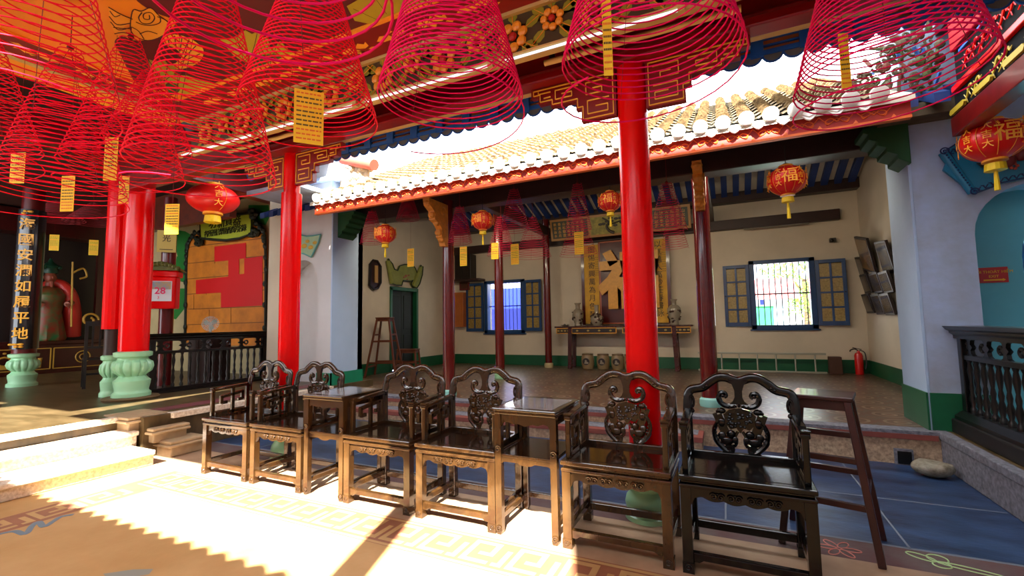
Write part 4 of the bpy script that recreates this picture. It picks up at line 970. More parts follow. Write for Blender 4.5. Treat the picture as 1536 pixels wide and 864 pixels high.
# ================================================================== fluorescent tubes along the frieze
tubew = emis('lit_fluorescent_tube', (.80, .90, 1.0), .5); tubec = mat('cream_lamp_batten', lin((.92, .76, .48)), .4)
for k, (x0, x1) in enumerate([(-3.95, -2.75), (-2.70, -1.50), (-1.45, -.25), (-.20, 1.0)]):
    t = thing('fluorescent_tube', ['white fluorescent tube on the frieze at its far left end', 'white fluorescent tube on the frieze above the slim red column', 'white fluorescent tube on the frieze behind the middle magenta coil', 'white fluorescent tube on the frieze nearest the central red column'][k], 'lamp', (x0, .07, 3.112), 0, 'fluorescent tubes along the flower frieze')
    MB().tube([(0.03, 0, 0), (x1-x0-.03, 0, 0)], .009, 10).build('tube', tubew, t, smooth=True)
    q = MB(); q.box(0, .04, -.018, .018, -.018, .02); q.box(x1-x0-.04, x1-x0, -.018, .018, -.018, .02); q.box(0, x1-x0, -.012, .03, .015, .03); q.build('fitting', cream, t)
for x0, x1, lb in [(-3.6, -2.28, 'cream lamp batten under the red beam above the slim red column'), (.02, 1.3, 'cream lamp batten under the red beam above the central red column')]:
    t = thing('lamp_batten', lb, 'lamp', (x0, .36, 3.20), 0, 'cream lamp battens')
    MB().tube([(0, 0, 0), (x1-x0, 0, 0)], .022, 10).build('tube', tubec, t, smooth=True)
    q = MB(); q.box(.04, .08, -.01, .01, 0, .14); q.box(x1-x0-.08, x1-x0-.04, -.01, .01, 0, .14); q.build('bracket', black, t)
# ================================================================== windows, shutters, door
bluew = mat('blue_window_paint', lin((.07, .25, .45)), .4, var=.25, scale=8, coat=.2)
iron = mat('grey_iron_bar', lin((.16, .18, .22)), .5, metal=.3)
def frosted():
    m = mat('amber_frosted_glass', lin((.66, .56, .30)), .25, col2=lin((.50, .42, .22)), scale=30, bump=.25, bscale=70); return m
frost = frosted()
def window(n, H, label):
    x0, x1, z0, z1 = H; t = thing('window_%d' % n, label, 'window', ((x0+x1)/2, YB, z0), 0, None, 'structure'); hw = (x1-x0)/2; h = z1-z0
    q = MB(); w = .065
    for a, b, c, d in ((-hw-.03, -hw+w, -.03, h+.03), (hw-w, hw+.03, -.03, h+.03)): q.box(a, b, -.05, .12, c, d)
    q.box(-hw-.03, hw+.03, -.05, .12, -.03, w-.01); q.box(-hw-.03, hw+.03, -.05, .12, h-w+.02, h+.03); q.box(-hw-.06, hw+.06, -.07, .1, -.055, -.03)
    q.build('window_frame', bluew, t, bev=.006)
    q = MB()
    for k in range(9): x = -hw+.06+(2*hw-.12)*(k+.5)/9; q.tube([(x, .06, .03), (x, .06, h-.03)], .009, 6)
    q.build('vertical_bars', iron, t); MB().box(-hw+.04, hw-.04, .05, .07, h*.50, h*.50+.025).build('cross_bar', iron, t)
    return t
def shutter(label, x0, x1, z0, z1, hinge, ang):
    w = x1-x0; h = z1-z0; hx = x1 if hinge == 'r' else x0
    t = thing('window_shutter', label, 'shutter', (hx, YB-.07, z0), ang if hinge == 'l' else -ang, 'blue casement shutters'); sg = -1 if hinge == 'r' else 1
    def X(a): return sg*a
    q = MB(); f = .062
    def bx(a, b, c, d, y0=-.018, y1=.018): s = sorted((X(a), X(b))); q.box(s[0], s[1], y0, y1, c, d)
    bx(0, f, 0, h); bx(w-f, w, 0, h); bx(f, w-f, 0, f+.02); bx(f, w-f, h-f, h); bx(w/2-.018, w/2+.018, f, h-f)
    for k in (1, 2, 3): z = f+(h-2*f)*k/4; bx(f, w-f, z-.016, z+.016)
    q.build('casement', bluew, t, bev=.004)
    for i in range(2):
        for k in range(4):
            q = MB(); a0, a1 = ((f, w/2-.018) if i == 0 else (w/2+.018, w-f)); c0 = f+(h-2*f)*k/4+.016; c1 = f+(h-2*f)*(k+1)/4-.016
            bx(a0, a1, c0, c1, -.004, .004); q.build('pane', frost, t)
    MB().ball((X(w-.03), -.03, h*.5), .014, 8, 6).build('knob', iron, t)
    return t
window(1, WL, 'blue framed barred window looking onto a bright blue wall')
window(2, WR, 'blue framed barred window looking out to a tiled shed and tree')
shutter('open blue shutter left of the bright blue window', -5.03, -4.49, 1.12, 2.36, 'r', radians(6))
shutter('open blue shutter right of the bright blue window', -3.35, -2.88, 1.12, 2.36, 'l', radians(-6))
shutter('open blue shutter left of the window facing the shed', 1.08, 1.55, 1.17, 2.40, 'r', radians(6))
shutter('open blue shutter right of the window facing the shed', 2.66, 3.13, 1.17, 2.40, 'l', radians(-6))
dgreen = mat('dark_green_door_paint', lin((.04, .085, .05)), .6, var=.3, scale=6, stretch=(1, 1, .2))
d = thing('door_1', 'dark green double door in the left pavilion wall', 'door', (-5.6, 5.77, HP), 0, None, 'structure')
q = MB(); q.box(-.12, .03, -.50, -.43, 0, 1.86); q.box(-.12, .03, .43, .50, 0, 1.86); q.box(-.12, .03, -.50, .50, 1.80, 1.88); q.build('door_frame', green, d, bev=.006)
for a, b in ((-.43, -.004), (.004, .43)):
    q = MB(); q.box(-.12, -.08, a, b, .02, 1.80)
    for z0, z1 in ((.12, .8), (.92, 1.70)): q.box(-.085, -.068, a+.07, b-.07, z0, z1)
    q.build('door_leaf', dgreen, d, bev=.006)
# green scroll relief above the door
def outline_relief(name, label, cat, pts, plane, val, th, mt, rim, rimr=.012, extra=None, cls=True):
    P = [(onX if plane == 'x' else onY)(x, y, val) for x, y in pts]; t = thing(name, label, cat, tuple(P[0])); o = P[0]
    q = MB()
    if plane == 'x': q.prism([(p.y-o.y, p.z-o.z) for p in P], (0, 0, 0), (0, 1, 0), (0, 0, 1), th)
    else: q.prism([(p.x-o.x, p.z-o.z) for p in P], (0, 0, 0), (1, 0, 0), (0, 0, 1), th)
    q.build('panel', mt, t)
    off = Vector((th, 0, 0)) if plane == 'x' else Vector((0, -th, 0))
    if rim:
        q = MB(); q.tube([p-o+off for p in P], rimr, 6, closed=True); q.build('rim', rim, t)
    return t, o, off
olive = mat('olive_relief_paint', lin((.56, .58, .28)), .6, var=.25, scale=10); dkg = mat('dark_green_rim_paint', lin((.10, .17, .10)), .5)
t, o, off = outline_relief('scroll_relief', 'olive green plaster scroll relief above the dark green door', 'relief', [(580, 388), (586, 396), (589, 404), (594, 406), (597, 399), (604, 397), (616, 397), (620, 402), (623, 409), (627, 407), (629, 398), (632, 400), (631, 412), (627, 426), (623, 432), (617, 431), (614, 426), (617, 420), (613, 422), (602, 421), (601, 424), (600, 428), (592, 428), (587, 426), (584, 416)], 'x', -5.59, .05, olive, dkg, .016)
for a, b in (((582, 391), (588, 425)), ((631, 402), (620, 430))): MB().tube([onX(*a, -5.53)-o, onX(*b, -5.53)-o], .05, 10).build('scroll_roll', olive, t, smooth=True)
q = MB()
for x, y, r in ((609, 414, .05), (606, 416, .035), (613, 413, .03), (611, 419, .03)): q.ball(onX(x, y, -5.54)-o, (.02, r, r*.7), 8, 5)
q.build('flower_relief', mat('faded_pink_relief', lin((.60, .36, .28)), .6), t)
# long dark octagonal frame on the left wall
P = [(553, 396), (557, 391), (563, 392), (568, 400), (568, 424), (564, 432), (558, 434), (552, 428)]
t, o, off = outline_relief('wall_hanging_frame', 'long dark wooden octagonal frame with a tan strip beside the door relief', 'frame', P, 'x', -5.59, .05, darkwood, mat('black_frame_wood', lin((.10, .06, .05)), .4), .03)
q = MB(); a = onX(562, 398, -5.53)-o; b = onX(563, 424, -5.53)-o; q.box(-.01, .01, min(a.y, b.y)-.0, min(a.y, b.y)+.09, b.z, a.z); o2 = q.build('tan_strip', mat('tan_card_strip', lin((.72, .55, .32)), .6), t); o2.location.x = .065

# ================================================================== altar table and things on it
altw = mat('dark_red_altar_lacquer', lin((.26, .06, .05)), .25, var=.3, scale=8, coat=.4); altd = mat('altar_panel_black', lin((.10, .05, .04)), .3)
AX0, AX1, AY0, AY1, AZ = -2.40, .50, 7.02, 7.42, 1.225
t = thing('altar_table', 'long dark red altar table with gold edged apron against the back wall', 'altar table', ((AX0+AX1)/2, 7.22, HP)); hw = (AX1-AX0)/2; H = AZ-HP
MB().box(-hw, hw, -.2, .2, H-.035, H).build('tabletop', altw, t, bev=.008)
q = MB()
for s in (-1, 1):
    for a, b in ((0.05, .36), (.40, 1.38)):
        x0, x1 = sorted((s*(hw-a), s*(hw-b))); q.mt(0).box(x0, x1, -.18, -.15, H-.16, H-.035); q.mt(1)
        for z in (H-.045, H-.155): q.box(x0, x1, -.187, -.18, z-.008, z+.008)
        for xx in (x0, x1): q.box(xx-.008, xx+.008, -.187, -.18, H-.163, H-.037)
        q.mt(2)
        for k in range(4): q.ball((x0+(x1-x0)*(k+.5)/4, -.182, H-.10), (.03, .006, .02), 7, 4)
q.build('apron', [altd, gold, mat('apron_relief_gilding', lin((.60, .52, .24)), .4)], t)
for s in (-1, 1):
    for yy in (-.17, .13):
        q = MB(); x = s*(hw-.36); q.prism([(x-.045, H-.035), (x-.045+s*.03, 0), (x+.045+s*.03, 0), (x+.045, H-.035)], (0, yy+.05, 0), (1, 0, 0), (0, 0, 1), .07); q.build('leg', altw, t, bev=.008)
porc = mat('crackled_porcelain', lin((.56, .52, .45)), .15, var=.1, coat=.5); porcd = mat('porcelain_brown_painting', lin((.28, .20, .18)), .25, var=.4, scale=30)
def vase(label, x, y, z, pf, name='vase', deco=True, grp=None):
    t = thing(name, label, 'vase', (x, y, z), 0, grp); R = max(a for a, b in pf); Z = max(b for a, b in pf)
    MB().lathe([(a, b) for a, b in pf], 28).build('body', porc, t, smooth=True)
    q = MB(); rnd = random.Random(int(x*100)+5)
    def rad(zz):
        for (a, b), (c, d_) in zip(pf, pf[1:]):
            if b <= zz <= d_ and d_ > b: return a+(c-a)*(zz-b)/(d_-b)
        return pf[-1][0]
    for k in range(26):
        a = rnd.uniform(0, 2*pi); zz = rnd.uniform(Z*.12, Z*.62); r = rad(zz); q.ball((r*cos(a), r*sin(a), zz), (.028, .028, rnd.uniform(.012, .035)), 6, 4)
    q.build('painted_figures', porcd, t); return t
V1 = [(.075, 0), (.085, .02), (.075, .05), (.10, .12), (.125, .22), (.12, .30), (.08, .36), (.05, .385), (.048, .47), (.075, .51), (.07, .515)]
V2 = [(.08, 0), (.09, .015), (.125, .08), (.14, .15), (.12, .21), (.06, .255), (.045, .29), (.048, .44), (.055, .455), (.05, .455)]
V3 = [(.08, 0), (.085, .02), (.08, .06), (.11, .16), (.135, .28), (.13, .34), (.09, .39), (.05, .41), (.05, .48), (.075, .52), (.07, .525)]
vase('tall painted porcelain vase at the left end of the altar table', -1.90, 7.2, AZ, V1); vase('round bellied porcelain vase before the left yellow couplet', -1.45, 7.12, AZ, V2); vase('tall dark painted porcelain vase at the right end of the altar table', .14, 7.22, AZ, V3)
q = MB().lathe([(.05, 0), (.10, .02), (.11, .03), (.10, .03), (.05, .012)], 18); q.ball((.06, 0, .02), .025); q.ball((-.02, .02, .03), .03)
o = tag(q.build('offering_dish', mat('dull_pewter', lin((.42, .40, .36)), .4, metal=.4), smooth=True), 'small low offering dish at the far left end of the altar table', 'dish'); o.location = (-2.20, 7.2, AZ)
for i, px in enumerate((882, 905, 927, 946)):
    p = onY(px, 549, 7.05); t = thing('garden_stool', ['drum shaped garden stool first from the left under the altar table', 'drum shaped garden stool second from the left under the altar table', 'drum shaped garden stool third from the left under the altar table', 'drum shaped garden stool half hidden behind the tall central red column'][i], 'drum stool', (p.x, 7.05, HP), 0, 'drum stools under the altar table')
    MB().lathe([(.10, 0), (.115, .01), (.135, .09), (.14, .17), (.135, .24), (.118, .31), (.12, .33), (.10, .335)], 20).build('body', mat('buff_glazed_stoneware', lin((.55, .47, .34)), .3, var=.2, coat=.3), t, smooth=True)
    q = MB()
    for sgn, w in ((0, .075),): q.prism(arc(0, 0, w, 0, 2*pi, 15)[:-1], (0, -.13, .17), (1, 0, 0), (0, 0, 1), .012)
    q.build('medallion', mat('dark_brown_medallion', lin((.14, .09, .08)), .35), t)
    q = MB(); q.prism([(-.045, -.04), (.05, -.045), (.055, -.01), (.02, .0), (.01, .04), (-.02, .04), (-.025, .0)], (0, -.143, .165), (1, 0, 0), (0, 0, 1), .004); q.build('bird_drawing', porc, t)
    MB().tube([(.119*cos(a), .119*sin(a), .315) for a in [2*pi*k/18 for k in range(18)]], .006, 5, closed=True).build('rim_band', porcd, t)
# board with the large character, couplets
ych = mat('yellow_couplet_paper', lin((.86, .66, .16)), .6, col2=lin((.76, .55, .12)), scale=4); ink = mat('black_ink', (.012, .01, .008), .5)
t = thing('character_board', 'dark red board with one huge gilded character behind the altar table', 'board', (-.88, 7.5, 1.26))
MB().box(-.56, .56, -.03, .05, 0, 1.85).build('panel', mat('dark_red_board_lacquer', lin((.30, .04, .04)), .25, coat=.3, var=.15), t)
q = MB(); [q.box(a, b, -.045, .0, c, d) for a, b, c, d in ((-.57, -.54, 0, 1.86), (.54, .57, 0, 1.86), (-.57, .57, 1.83, 1.86), (-.57, .57, 0, .03))]; q.build('frame', mat('copper_gilt_frame', lin((.62, .28, .12)), .4), t)
q = MB(); q.text('福', (.10, -.09, .88), X3, Z3, 1.30, .06, off=.045); q.build('gilded_character', gold, t, smooth=False, bev=.012)
for x0, w, lb, txt in ((-1.80, .34, 'yellow couplet scroll of black characters left of the huge gilded character', '圖惕寄興萬為月色琴'), (-.34, .34, 'yellow couplet scroll of black characters right of the huge gilded character', '以氣邁人高妙莊春書詠')):
    t = thing('couplet_scroll', lb, 'couplet', (x0, 7.47, 1.27), 0, 'yellow couplets beside the big character')
    MB().box(0, w, 0, .02, 0, 1.80).build('paper', ych, t); [MB().box(a, b, -.01, .03, -.02, 1.84).build('side_batten', mat('dark_red_board_lacquer', (0, 0, 0)), t) for a, b in ((-.07, 0), (w, w+.07))]
    q = MB(); n = len(txt)
    for k, chh in enumerate(txt): q.text(chh, (w*.52, -.004, 1.68-k*(1.55/(n-.6))), X3, Z3, .165, .003)
    for k in range(9): q.text('永年立書', (w*.86, -.003, 1.50-k*.05), X3, Z3, .02, .002)
    q.build('ink_characters', ink, t)
# long plaque above
t = thing('carved_plaque', 'long gold framed plaque in three panels above the altar table', 'plaque', (-.935, 7.05, 3.16)); t.rotation_euler = (radians(12), 0, 0)
q = MB(); hw = 1.49; q.box(-hw, hw, 0, .03, 0, .48); q.build('backing', mat('gold_brown_frame', lin((.62, .42, .14)), .4), t)
q = MB(); g = mat('dark_green_plaque_ground', lin((.18, .19, .10)), .45); q.box(-hw+.05, -.62, -.012, 0, .05, .43); q.build('text_panel', g, t); q = MB(); q.box(.55, hw-.05, -.012, 0, .05, .43); q.build('text_panel', g, t)
q = MB(); q.box(-.55, .48, -.012, 0, .05, .43); pp = q.build('painted_panel', mat('olive_landscape_paint', lin((.62, .56, .20)), .5, col2=lin((.42, .40, .14)), scale=9), t)
q = MB(); q.tube(smoothline([(-.05, -.02, .06), (-.16, -.02, .12), (-.20, -.02, .22), (-.15, -.02, .30), (-.28, -.02, .40)], 4), [.035-.0012*k for k in range(17)], 6); q.tube(smoothline([(-.19, -.02, .24), (.0, -.02, .27), (.15, -.02, .30), (.28, -.02, .25)], 4), .016, 5)
for k in range(14): q.ball((random.uniform(-.4, .4), -.016, random.uniform(.2, .4)), (.05, .006, .03), 6, 4)
q.build('painted_branch', mat('dark_branch_paint', lin((.16, .13, .07)), .5), pp)
q = MB(); rnd = random.Random(2)
for x0, x1 in ((-hw+.12, -.68), (.62, hw-.1)):
    k = 0; x = x0
    while x < x1:
        for j in range(4): q.text('歌雲詠水春風古月山松'[(k*4+j) % 10], (x, -.013, .36-.085*j), X3, Z3, .075 if (x > x0+.06 or x0 > 0) else .07, .003)
        x += .105; k += 1
q.build('gilded_characters', gold, t)
# cupboard, panel, ladder, extinguisher, camera, lamp
t = thing('wall_cupboard', 'dark box cupboard on a bracket shelf in the left rear corner', 'cupboard', (-4.96, 7.45, 2.44)); MB().box(-.24, .24, -.15, .14, .02, .66).build('cabinet', mat('near_black_cupboard_wood', lin((.12, .07, .055)), .4, var=.3), t, bev=.008); MB().box(-.48, .50, -.2, .14, -.03, .02).build('shelf', darkwood, t)
for a, b in ((-.21, -.004), (.004, .21)): MB().box(a, b, -.156, -.15, .05, .63).build('cupboard_door', mat('near_black_cupboard_wood', (0, 0, 0)), t)
t = thing('notice_cabinet', 'glossy orange wood cabinet hanging left of the blue window shutter', 'cabinet', (-5.2, 7.5, 1.24)); MB().box(-.17, .17, -.08, .09, 0, .90).build('body', mat('orange_varnished_wood', lin((.72, .38, .08)), .2, var=.2, scale=5, coat=.5), t, bev=.006); MB().box(-.13, .13, -.088, -.08, .05, .85).build('cabinet_door', mat('orange_varnished_wood', (0, 0, 0)), t)
t = thing('picture_frame', 'small dark red picture hanging above the orange wall cabinet', 'picture', (-5.08, 7.56, 2.2)); MB().box(-.13, .17, -.02, .02, 0, .32).build('frame', darkred, t, bev=.005); MB().box(-.09, .13, -.024, -.02, .04, .28).build('print', mat('brown_print', lin((.34, .18, .10)), .4, var=.5, scale=20), t)
alu = mat('brushed_aluminium', lin((.66, .66, .60)), .35, metal=.6)
t = thing('ladder', 'aluminium ladder lying on its side along the back wall below the open window', 'ladder', (.55, 7.30, HP))
for z, a in ((.02, 0), (.36, 0)): MB().box(0, 2.15, -.02, .02, z-.018, z+.018).build('rail', alu, t, bev=.004)
for k in range(7): MB().tube([(.12+k*.31, 0, .03), (.12+k*.31, 0, .35)], .014, 8).build('rung', alu, t)
o = tag(MB().box(-.10, .10, -.08, .08, 0, .31, taper=.006).build('box', mat('brown_carton', lin((.30, .17, .11)), .7, var=.2), bev=.006), 'small brown box standing at the right end of the ladder', 'box'); o.location = (2.84, 7.38, HP)
t = thing('fire_extinguisher', 'red fire extinguisher on the floor in the right rear corner', 'fire extinguisher', (3.20, 7.40, HP)); MB().lathe([(.06, 0), (.065, .01), (.065, .33), (.05, .375), (.025, .39), (.02, .42)], 20).build('cylinder', mat('extinguisher_red', (.6, .01, .01), .25, coat=.4), t, smooth=True)
q = MB(); q.tube(smoothline([(0, 0, .42), (-.05, 0, .45), (-.11, 0, .43), (-.12, 0, .40)], 4), .010, 6); q.bar((-.08, 0, .475), (.05, 0, .44), .02, .012); q.build('valve_handle', black, t); MB().tube(smoothline([(.02, 0, .43), (.09, -.02, .38), (.10, -.03, .2), (.08, -.04, .1)], 5), .009, 6).build('hose', black, t)
t = thing('security_camera', 'small dark dome camera on the wall right of the open window', 'camera', (2.97, 7.55, 2.74)); MB().box(-.05, .05, -.04, .05, -.02, .06).build('body', mat('grey_plastic', lin((.30, .29, .27)), .4), t, bev=.01); MB().ball((-.02, -.05, .01), .038, 12, 8).build('lens', black, t, smooth=True)
t = thing('lamp_batten', 'slim dark unlit tube lamp under the wall rail above the open window', 'lamp', (1.5, 7.44, 3.10)); MB().tube([(0, 0, 0), (1.1, 0, 0)], .014, 8).build('tube', mat('grey_tube_glass', lin((.5, .48, .42)), .3), t); MB().box(0, 1.1, .0, .03, .012, .035).build('fitting', darkwood, t)
# framed photographs leaning out from the right wall
rndp = random.Random(9); pm = mat('dim_photograph', lin((.22, .16, .13)), .2, col2=lin((.10, .06, .06)), scale=9, coat=.4); pm2 = mat('golden_photograph', lin((.52, .36, .10)), .25, col2=lin((.16, .07, .03)), scale=6, coat=.4)
PCT = [(1303, 455, .44, .34, 'bottom row, nearest the corner', 0), (1318, 456, .44, .34, 'bottom row, middle', 0), (1332, 456, .44, .34, 'bottom row, nearest the pier', 0), (1300, 425, .44, .34, 'middle row, nearest the corner', 0), (1315, 424, .44, .34, 'middle row, middle', 0), (1330, 423, .44, .34, 'middle row, nearest the pier', 0), (1292, 400, .36, .36, 'upper row, half behind the golden one', .12), (1305, 381, .62, .60, 'large and golden, hung askew on top', .22), (1328, 385, .5, .5, 'upper row, nearest the pier', .1)]
for px, py, w, h, lb, rot in PCT:
    p = onX(px, py, 3.34); t = thing('picture_frame', 'framed picture on the right pavilion wall, '+lb, 'picture', tuple(p), 0, 'framed pictures leaning from the right wall'); t.rotation_euler = (rot, radians(-12), 0)
    if rot > .2: t.location.x -= .06
    q = MB(); q.box(-.02, .02, -w/2, w/2, -h/2, h/2); q.build('frame', mat('black_frame_wood', (0, 0, 0)), t, bev=.004); MB().box(-.024, -.02, -w/2+.035, w/2-.035, -h/2+.035, h/2-.035).build('photograph', pm2 if rot > .2 else pm, t)
# ================================================================== right doorway: scroll relief, exit sign, grille
tq = mat('turquoise_relief_paint', lin((.12, .48, .62)), .45, var=.2, scale=8); nav = mat('navy_rim_paint', lin((.05, .12, .33)), .4)
t, o, off = outline_relief('scroll_relief', 'turquoise painted scroll relief with a peach above the right arched doorway', 'relief', [(1418, 226), (1446, 209), (1480, 196), (1536, 184), (1570, 180), (1570, 268), (1536, 268), (1500, 276), (1462, 291)], 'y', 2.715, .03, tq, nav, .010)
q = MB(); a, b = onY(1414, 229, 2.68)-o, onY(1459, 289, 2.68)-o; q.mt(0).tube([a, b], .034, 12); q.mt(1)
for p in (a, b): q.tube(spiral(p+Vector((0, -.036, 0)), X3, Z3, .036, 1.6, r1=.004), .006, 5)
for k in range(16): q.ball(a+(b-a)*((k+.5)/16)+Vector((.0, -.034, 0)), .008, 6, 4)
q.build('scroll_roll', [tq, nav], t, smooth=True)
q = MB(); P = [onY(*p, 2.70)-o for p in [(1417, 246), (1413, 256), (1456, 290), (1462, 291)]]; q.prism([(p.x, p.z) for p in P], (0, P[0].y, 0), (1, 0, 0), (0, 0, 1), .03); q.build('scroll_back', tq, t)
q = MB()
for y0, pts in ((2.683, [(1424, 229), (1448, 216), (1480, 203), (1536, 191)]), (2.683, [(1466, 284), (1500, 271), (1536, 263), (1560, 261)])):
    L_ = [onY(*p, y0)-o for p in pts]; tot = len(L_)-1
    for s_ in range(12*tot):
        u = s_/12.0; i = int(u); p = L_[i]+(L_[i+1]-L_[i])*(u-i); w = .018; m2 = s_ % 4
        q.bar(p+Vector((0, 0, -w if m2 in (0, 1) else w)), p+Vector((.0, 0, w if m2 in (0, 2) else -w))+Vector((.022, 0, 0)), .006, .008)
q.build('key_border', nav, t)
q = MB(); c = onY(1508, 240, 2.66)-o; q.mt(0).ball(c, (.075, .035, .07), 14, 9); q.mt(1).prism([(-.11, -.01), (-.14, .03), (-.08, .02), (-.02, -.03), (.05, -.05), (-.04, -.05)], onY(1497, 246, 2.67)-o, (1, 0, 0), (0, 0, 1), .02); c2 = onY(1532, 231, 2.66)-o; q.mt(0).ball(c2, (.05, .03, .06), 12, 8)
for k in range(5): a = 2*pi*k/5; q.mt(2).ball(onY(1521, 249, 2.67)-o+Vector((.022*cos(a), 0, .022*sin(a))), (.014, .012, .014), 7, 5)
q.mt(3).tube([onY(*p, 2.67)-o for p in [(1510, 228), (1520, 222), (1532, 206), (1545, 196)]], .008, 5); q.build('peach_relief', [mat('wine_peach_paint', lin((.45, .08, .08)), .35), mat('dark_leaf_paint', lin((.10, .10, .10)), .4), mat('salmon_flower_paint', lin((.75, .32, .26)), .5), mat('green_stem_paint', lin((.15, .40, .30)), .5)], t, smooth=True)
p0, p1 = onY(1468, 402, 3.18), onY(1514, 423, 3.18); w, h = p1.x-p0.x, p0.z-p1.z
t = thing('exit_sign', 'small red exit sign with yellow lettering on the inner passage wall', 'sign', (p0.x, 3.185, p1.z)); MB().box(0, w, 0, .012, 0, h).build('plate', mat('sign_red', (.55, .012, .015), .35), t)
q = MB(); q.text('LỐI THOÁT HIỂM', (w/2, -.001, h*.70), X3, Z3, h*.24, .003); q.text('EXIT', (w/2, -.001, h*.40), X3, Z3, h*.24, .003); q.box(w*.14, w*.80, -.004, 0, h*.13, h*.22); q.poly([(w*.80, -.004, h*.08), (w*.9, -.004, h*.175), (w*.80, -.004, h*.27)]); q.build('lettering', mat('sign_yellow', lin((.95, .72, .10)), .5), t)
t = thing('metal_gate', 'blue metal bar gate standing open inside the right passage', 'gate', (onY(1514, 420, 3.25).x+.05, 3.31, HR)); q = MB()
for k in range(6): x = .0+k*.09; q.tube([(x, -.0, .05), (x, 0, 1.75+.10*k*.6)], .012, 6)
for z in (.06, .5, 1.0, 1.45, 1.62, 1.75): q.box(-.015, .48, -.012, .012, z, z+.03)
q.bar((0, 0, 1.78), (.45, 0, 2.05), .025, .03); q.build('bars', mat('blue_metal_paint', lin((.07, .30, .48)), .35, metal=.2), t)

tq2 = mat('pale_green_fan_plaster', lin((.62, .74, .60)), .6, var=.15, scale=10)
t, o, off = outline_relief('scroll_relief', 'small pale green fan shaped relief above the niche on the left pier', 'relief', [(447, 351), (462, 355), (472, 354), (483, 352), (480, 364), (474, 376), (469, 386), (458, 381), (447, 379)], 'y', 2.545, .03, tq2, mat('teal_rim_paint', lin((.35, .62, .60)), .5), .012)
q = MB()
for x, y, r in ((456, 369, .07), (466, 371, .06), (461, 362, .05), (472, 364, .05)): q.ball(onY(x, y, 2.51)-o, (r, .012, r*.55), 8, 5)
q.build('landscape_relief', mat('ochre_relief_paint', lin((.78, .62, .22)), .6), t)
# ================================================================== balustrades
blk = mat('black_brown_turned_wood', lin((.03, .026, .03)), .3, coat=.1, var=.3)
def balustrade(label, x, y0, y1, z0, zt, mt):
    L = y1-y0; t = thing('balustrade', label, 'balustrade', (x, y0, z0)); H = zt-z0
    q = MB(); q.prism([(-.05, H-.11), (-.05, H-.08), (-.075, H-.06), (-.075, H-.045), (-.10, H-.03), (-.12, H), (.12, H), (.10, H-.03), (.075, H-.045), (.075, H-.06), (.05, H-.08), (.05, H-.11)], (0, L+.06, 0), (1, 0, 0), (0, 0, 1), L+.12); q.build('top_rail', mt, t)
    MB().box(-.028, .028, 0, L, H-.29, H-.25).build('middle_rail', mt, t, bev=.005)
    q = MB(); q.prism([(-.10, 0), (-.10, .03), (-.075, .05), (-.05, .07), (.05, .07), (.075, .05), (.10, .03), (.10, 0)], (0, L, 0), (1, 0, 0), (0, 0, 1), L); q.build('bottom_rail', mt, t)
    for yy in (.03, L-.03): MB().box(-.04, .04, yy-.035, yy+.035, 0, H-.1).build('post', mt, t, bev=.005)
    n = int(L/.115); pf = [(.024, 0), (.024, .03), (.014, .05), (.026, .11), (.014, .16), (.019, .20), (.012, .24), (.024, .33), (.014, .39), (.024, .42)]; k = (H-.29-.07)/.42
    b = None
    for i in range(n):
        y = .09+i*(L-.18)/(n-1)
        if b is None: b = MB().lathe([(a, c*k) for a, c in pf], 12).build('baluster', mt, t, smooth=True); d = b
        else: d = b.copy(); COL.objects.link(d)
        d.location = (0, y, .07)
    m2 = max(3, int(L/.26)); d0 = None
    for i in range(m2):
        y = .14+i*(L-.28)/(m2-1); q = MB()
        if d0 is None:
            q.prism([(-.07, 0), (-.03, .02), (-.02, .05), (-.055, .075), (-.02, .10), (-.03, .13), (-.07, .15), (.07, .15), (.03, .13), (.02, .10), (.055, .075), (.02, .05), (.03, .02), (.07, 0)], (-.014, 0, 0), (0, 1, 0), (0, 0, 1), .028); q.tube([(0, .085+.03*cos(a), .075+.03*sin(a)) for a in [2*pi*j/12 for j in range(12)]], .012, 6, closed=True)
            d0 = q.build('fret_block', mt, t); d = d0
        else: d = d0.copy(); COL.objects.link(d)
        d.location = (0, y, H-.255)
    return t
balustrade('black turned wood balustrade in front of the right arched doorway', 2.98, .2, 2.68, HR+.12, 1.225, blk)
q = MB(); q.box(2.86, 3.10, .1, 2.70, HR, HR+.12); struct('trim_balustrade_curb', q, mat('dark_curb_wood', lin((.07, .055, .06)), .5), bev=.01)
balustrade('dark turned wood balustrade along the left hall platform behind the jade base', -6.25, 1.0, 2.78, HL, 1.255, mat('dark_brown_turned_wood', lin((.08, .045, .035)), .28, coat=.15, var=.3))
# ================================================================== left hall: donor board, sign, donation box, shrine
YW = 3.30
t = thing('donor_board', 'arched orange donor board with red slips inside a carved dark vine frame', 'board', tuple(onY(283, 500, YW-.04)))
o = Vector(t.location)
def B(x, y, d=0.0): p = onY(220+x/4.32, 310+y/4.32, YW-.04)-o; return Vector((p.x, -d, p.z))
def pl(mb, pts, d, th): P = [B(x, y) for x, y in pts]; mb.prism([(p.x, p.z) for p in P], (0, -d, 0), (1, 0, 0), (0, 0, 1), th)
q = MB(); pl(q, [(265, 900), (275, 330), (285, 250), (310, 200), (360, 165), (560, 135), (700, 110), (745, 125), (775, 170), (785, 260), (785, 900)], 0, .04); q.build('orange_panel', mat('orange_slip_paper', lin((.92, .55, .10)), .6, col2=lin((.78, .44, .08)), scale=3), t)
q = MB(); pl(q, [(455, 262), (658, 236), (658, 335), (614, 341), (614, 440), (648, 436), (648, 338), (765, 322), (765, 640), (497, 655), (497, 557), (335, 568), (335, 477), (545, 455), (545, 350), (455, 358)], .045, .006); q.build('red_slips', mat('red_slip_paper', (.80, .006, .006), .45), t)
q = MB()
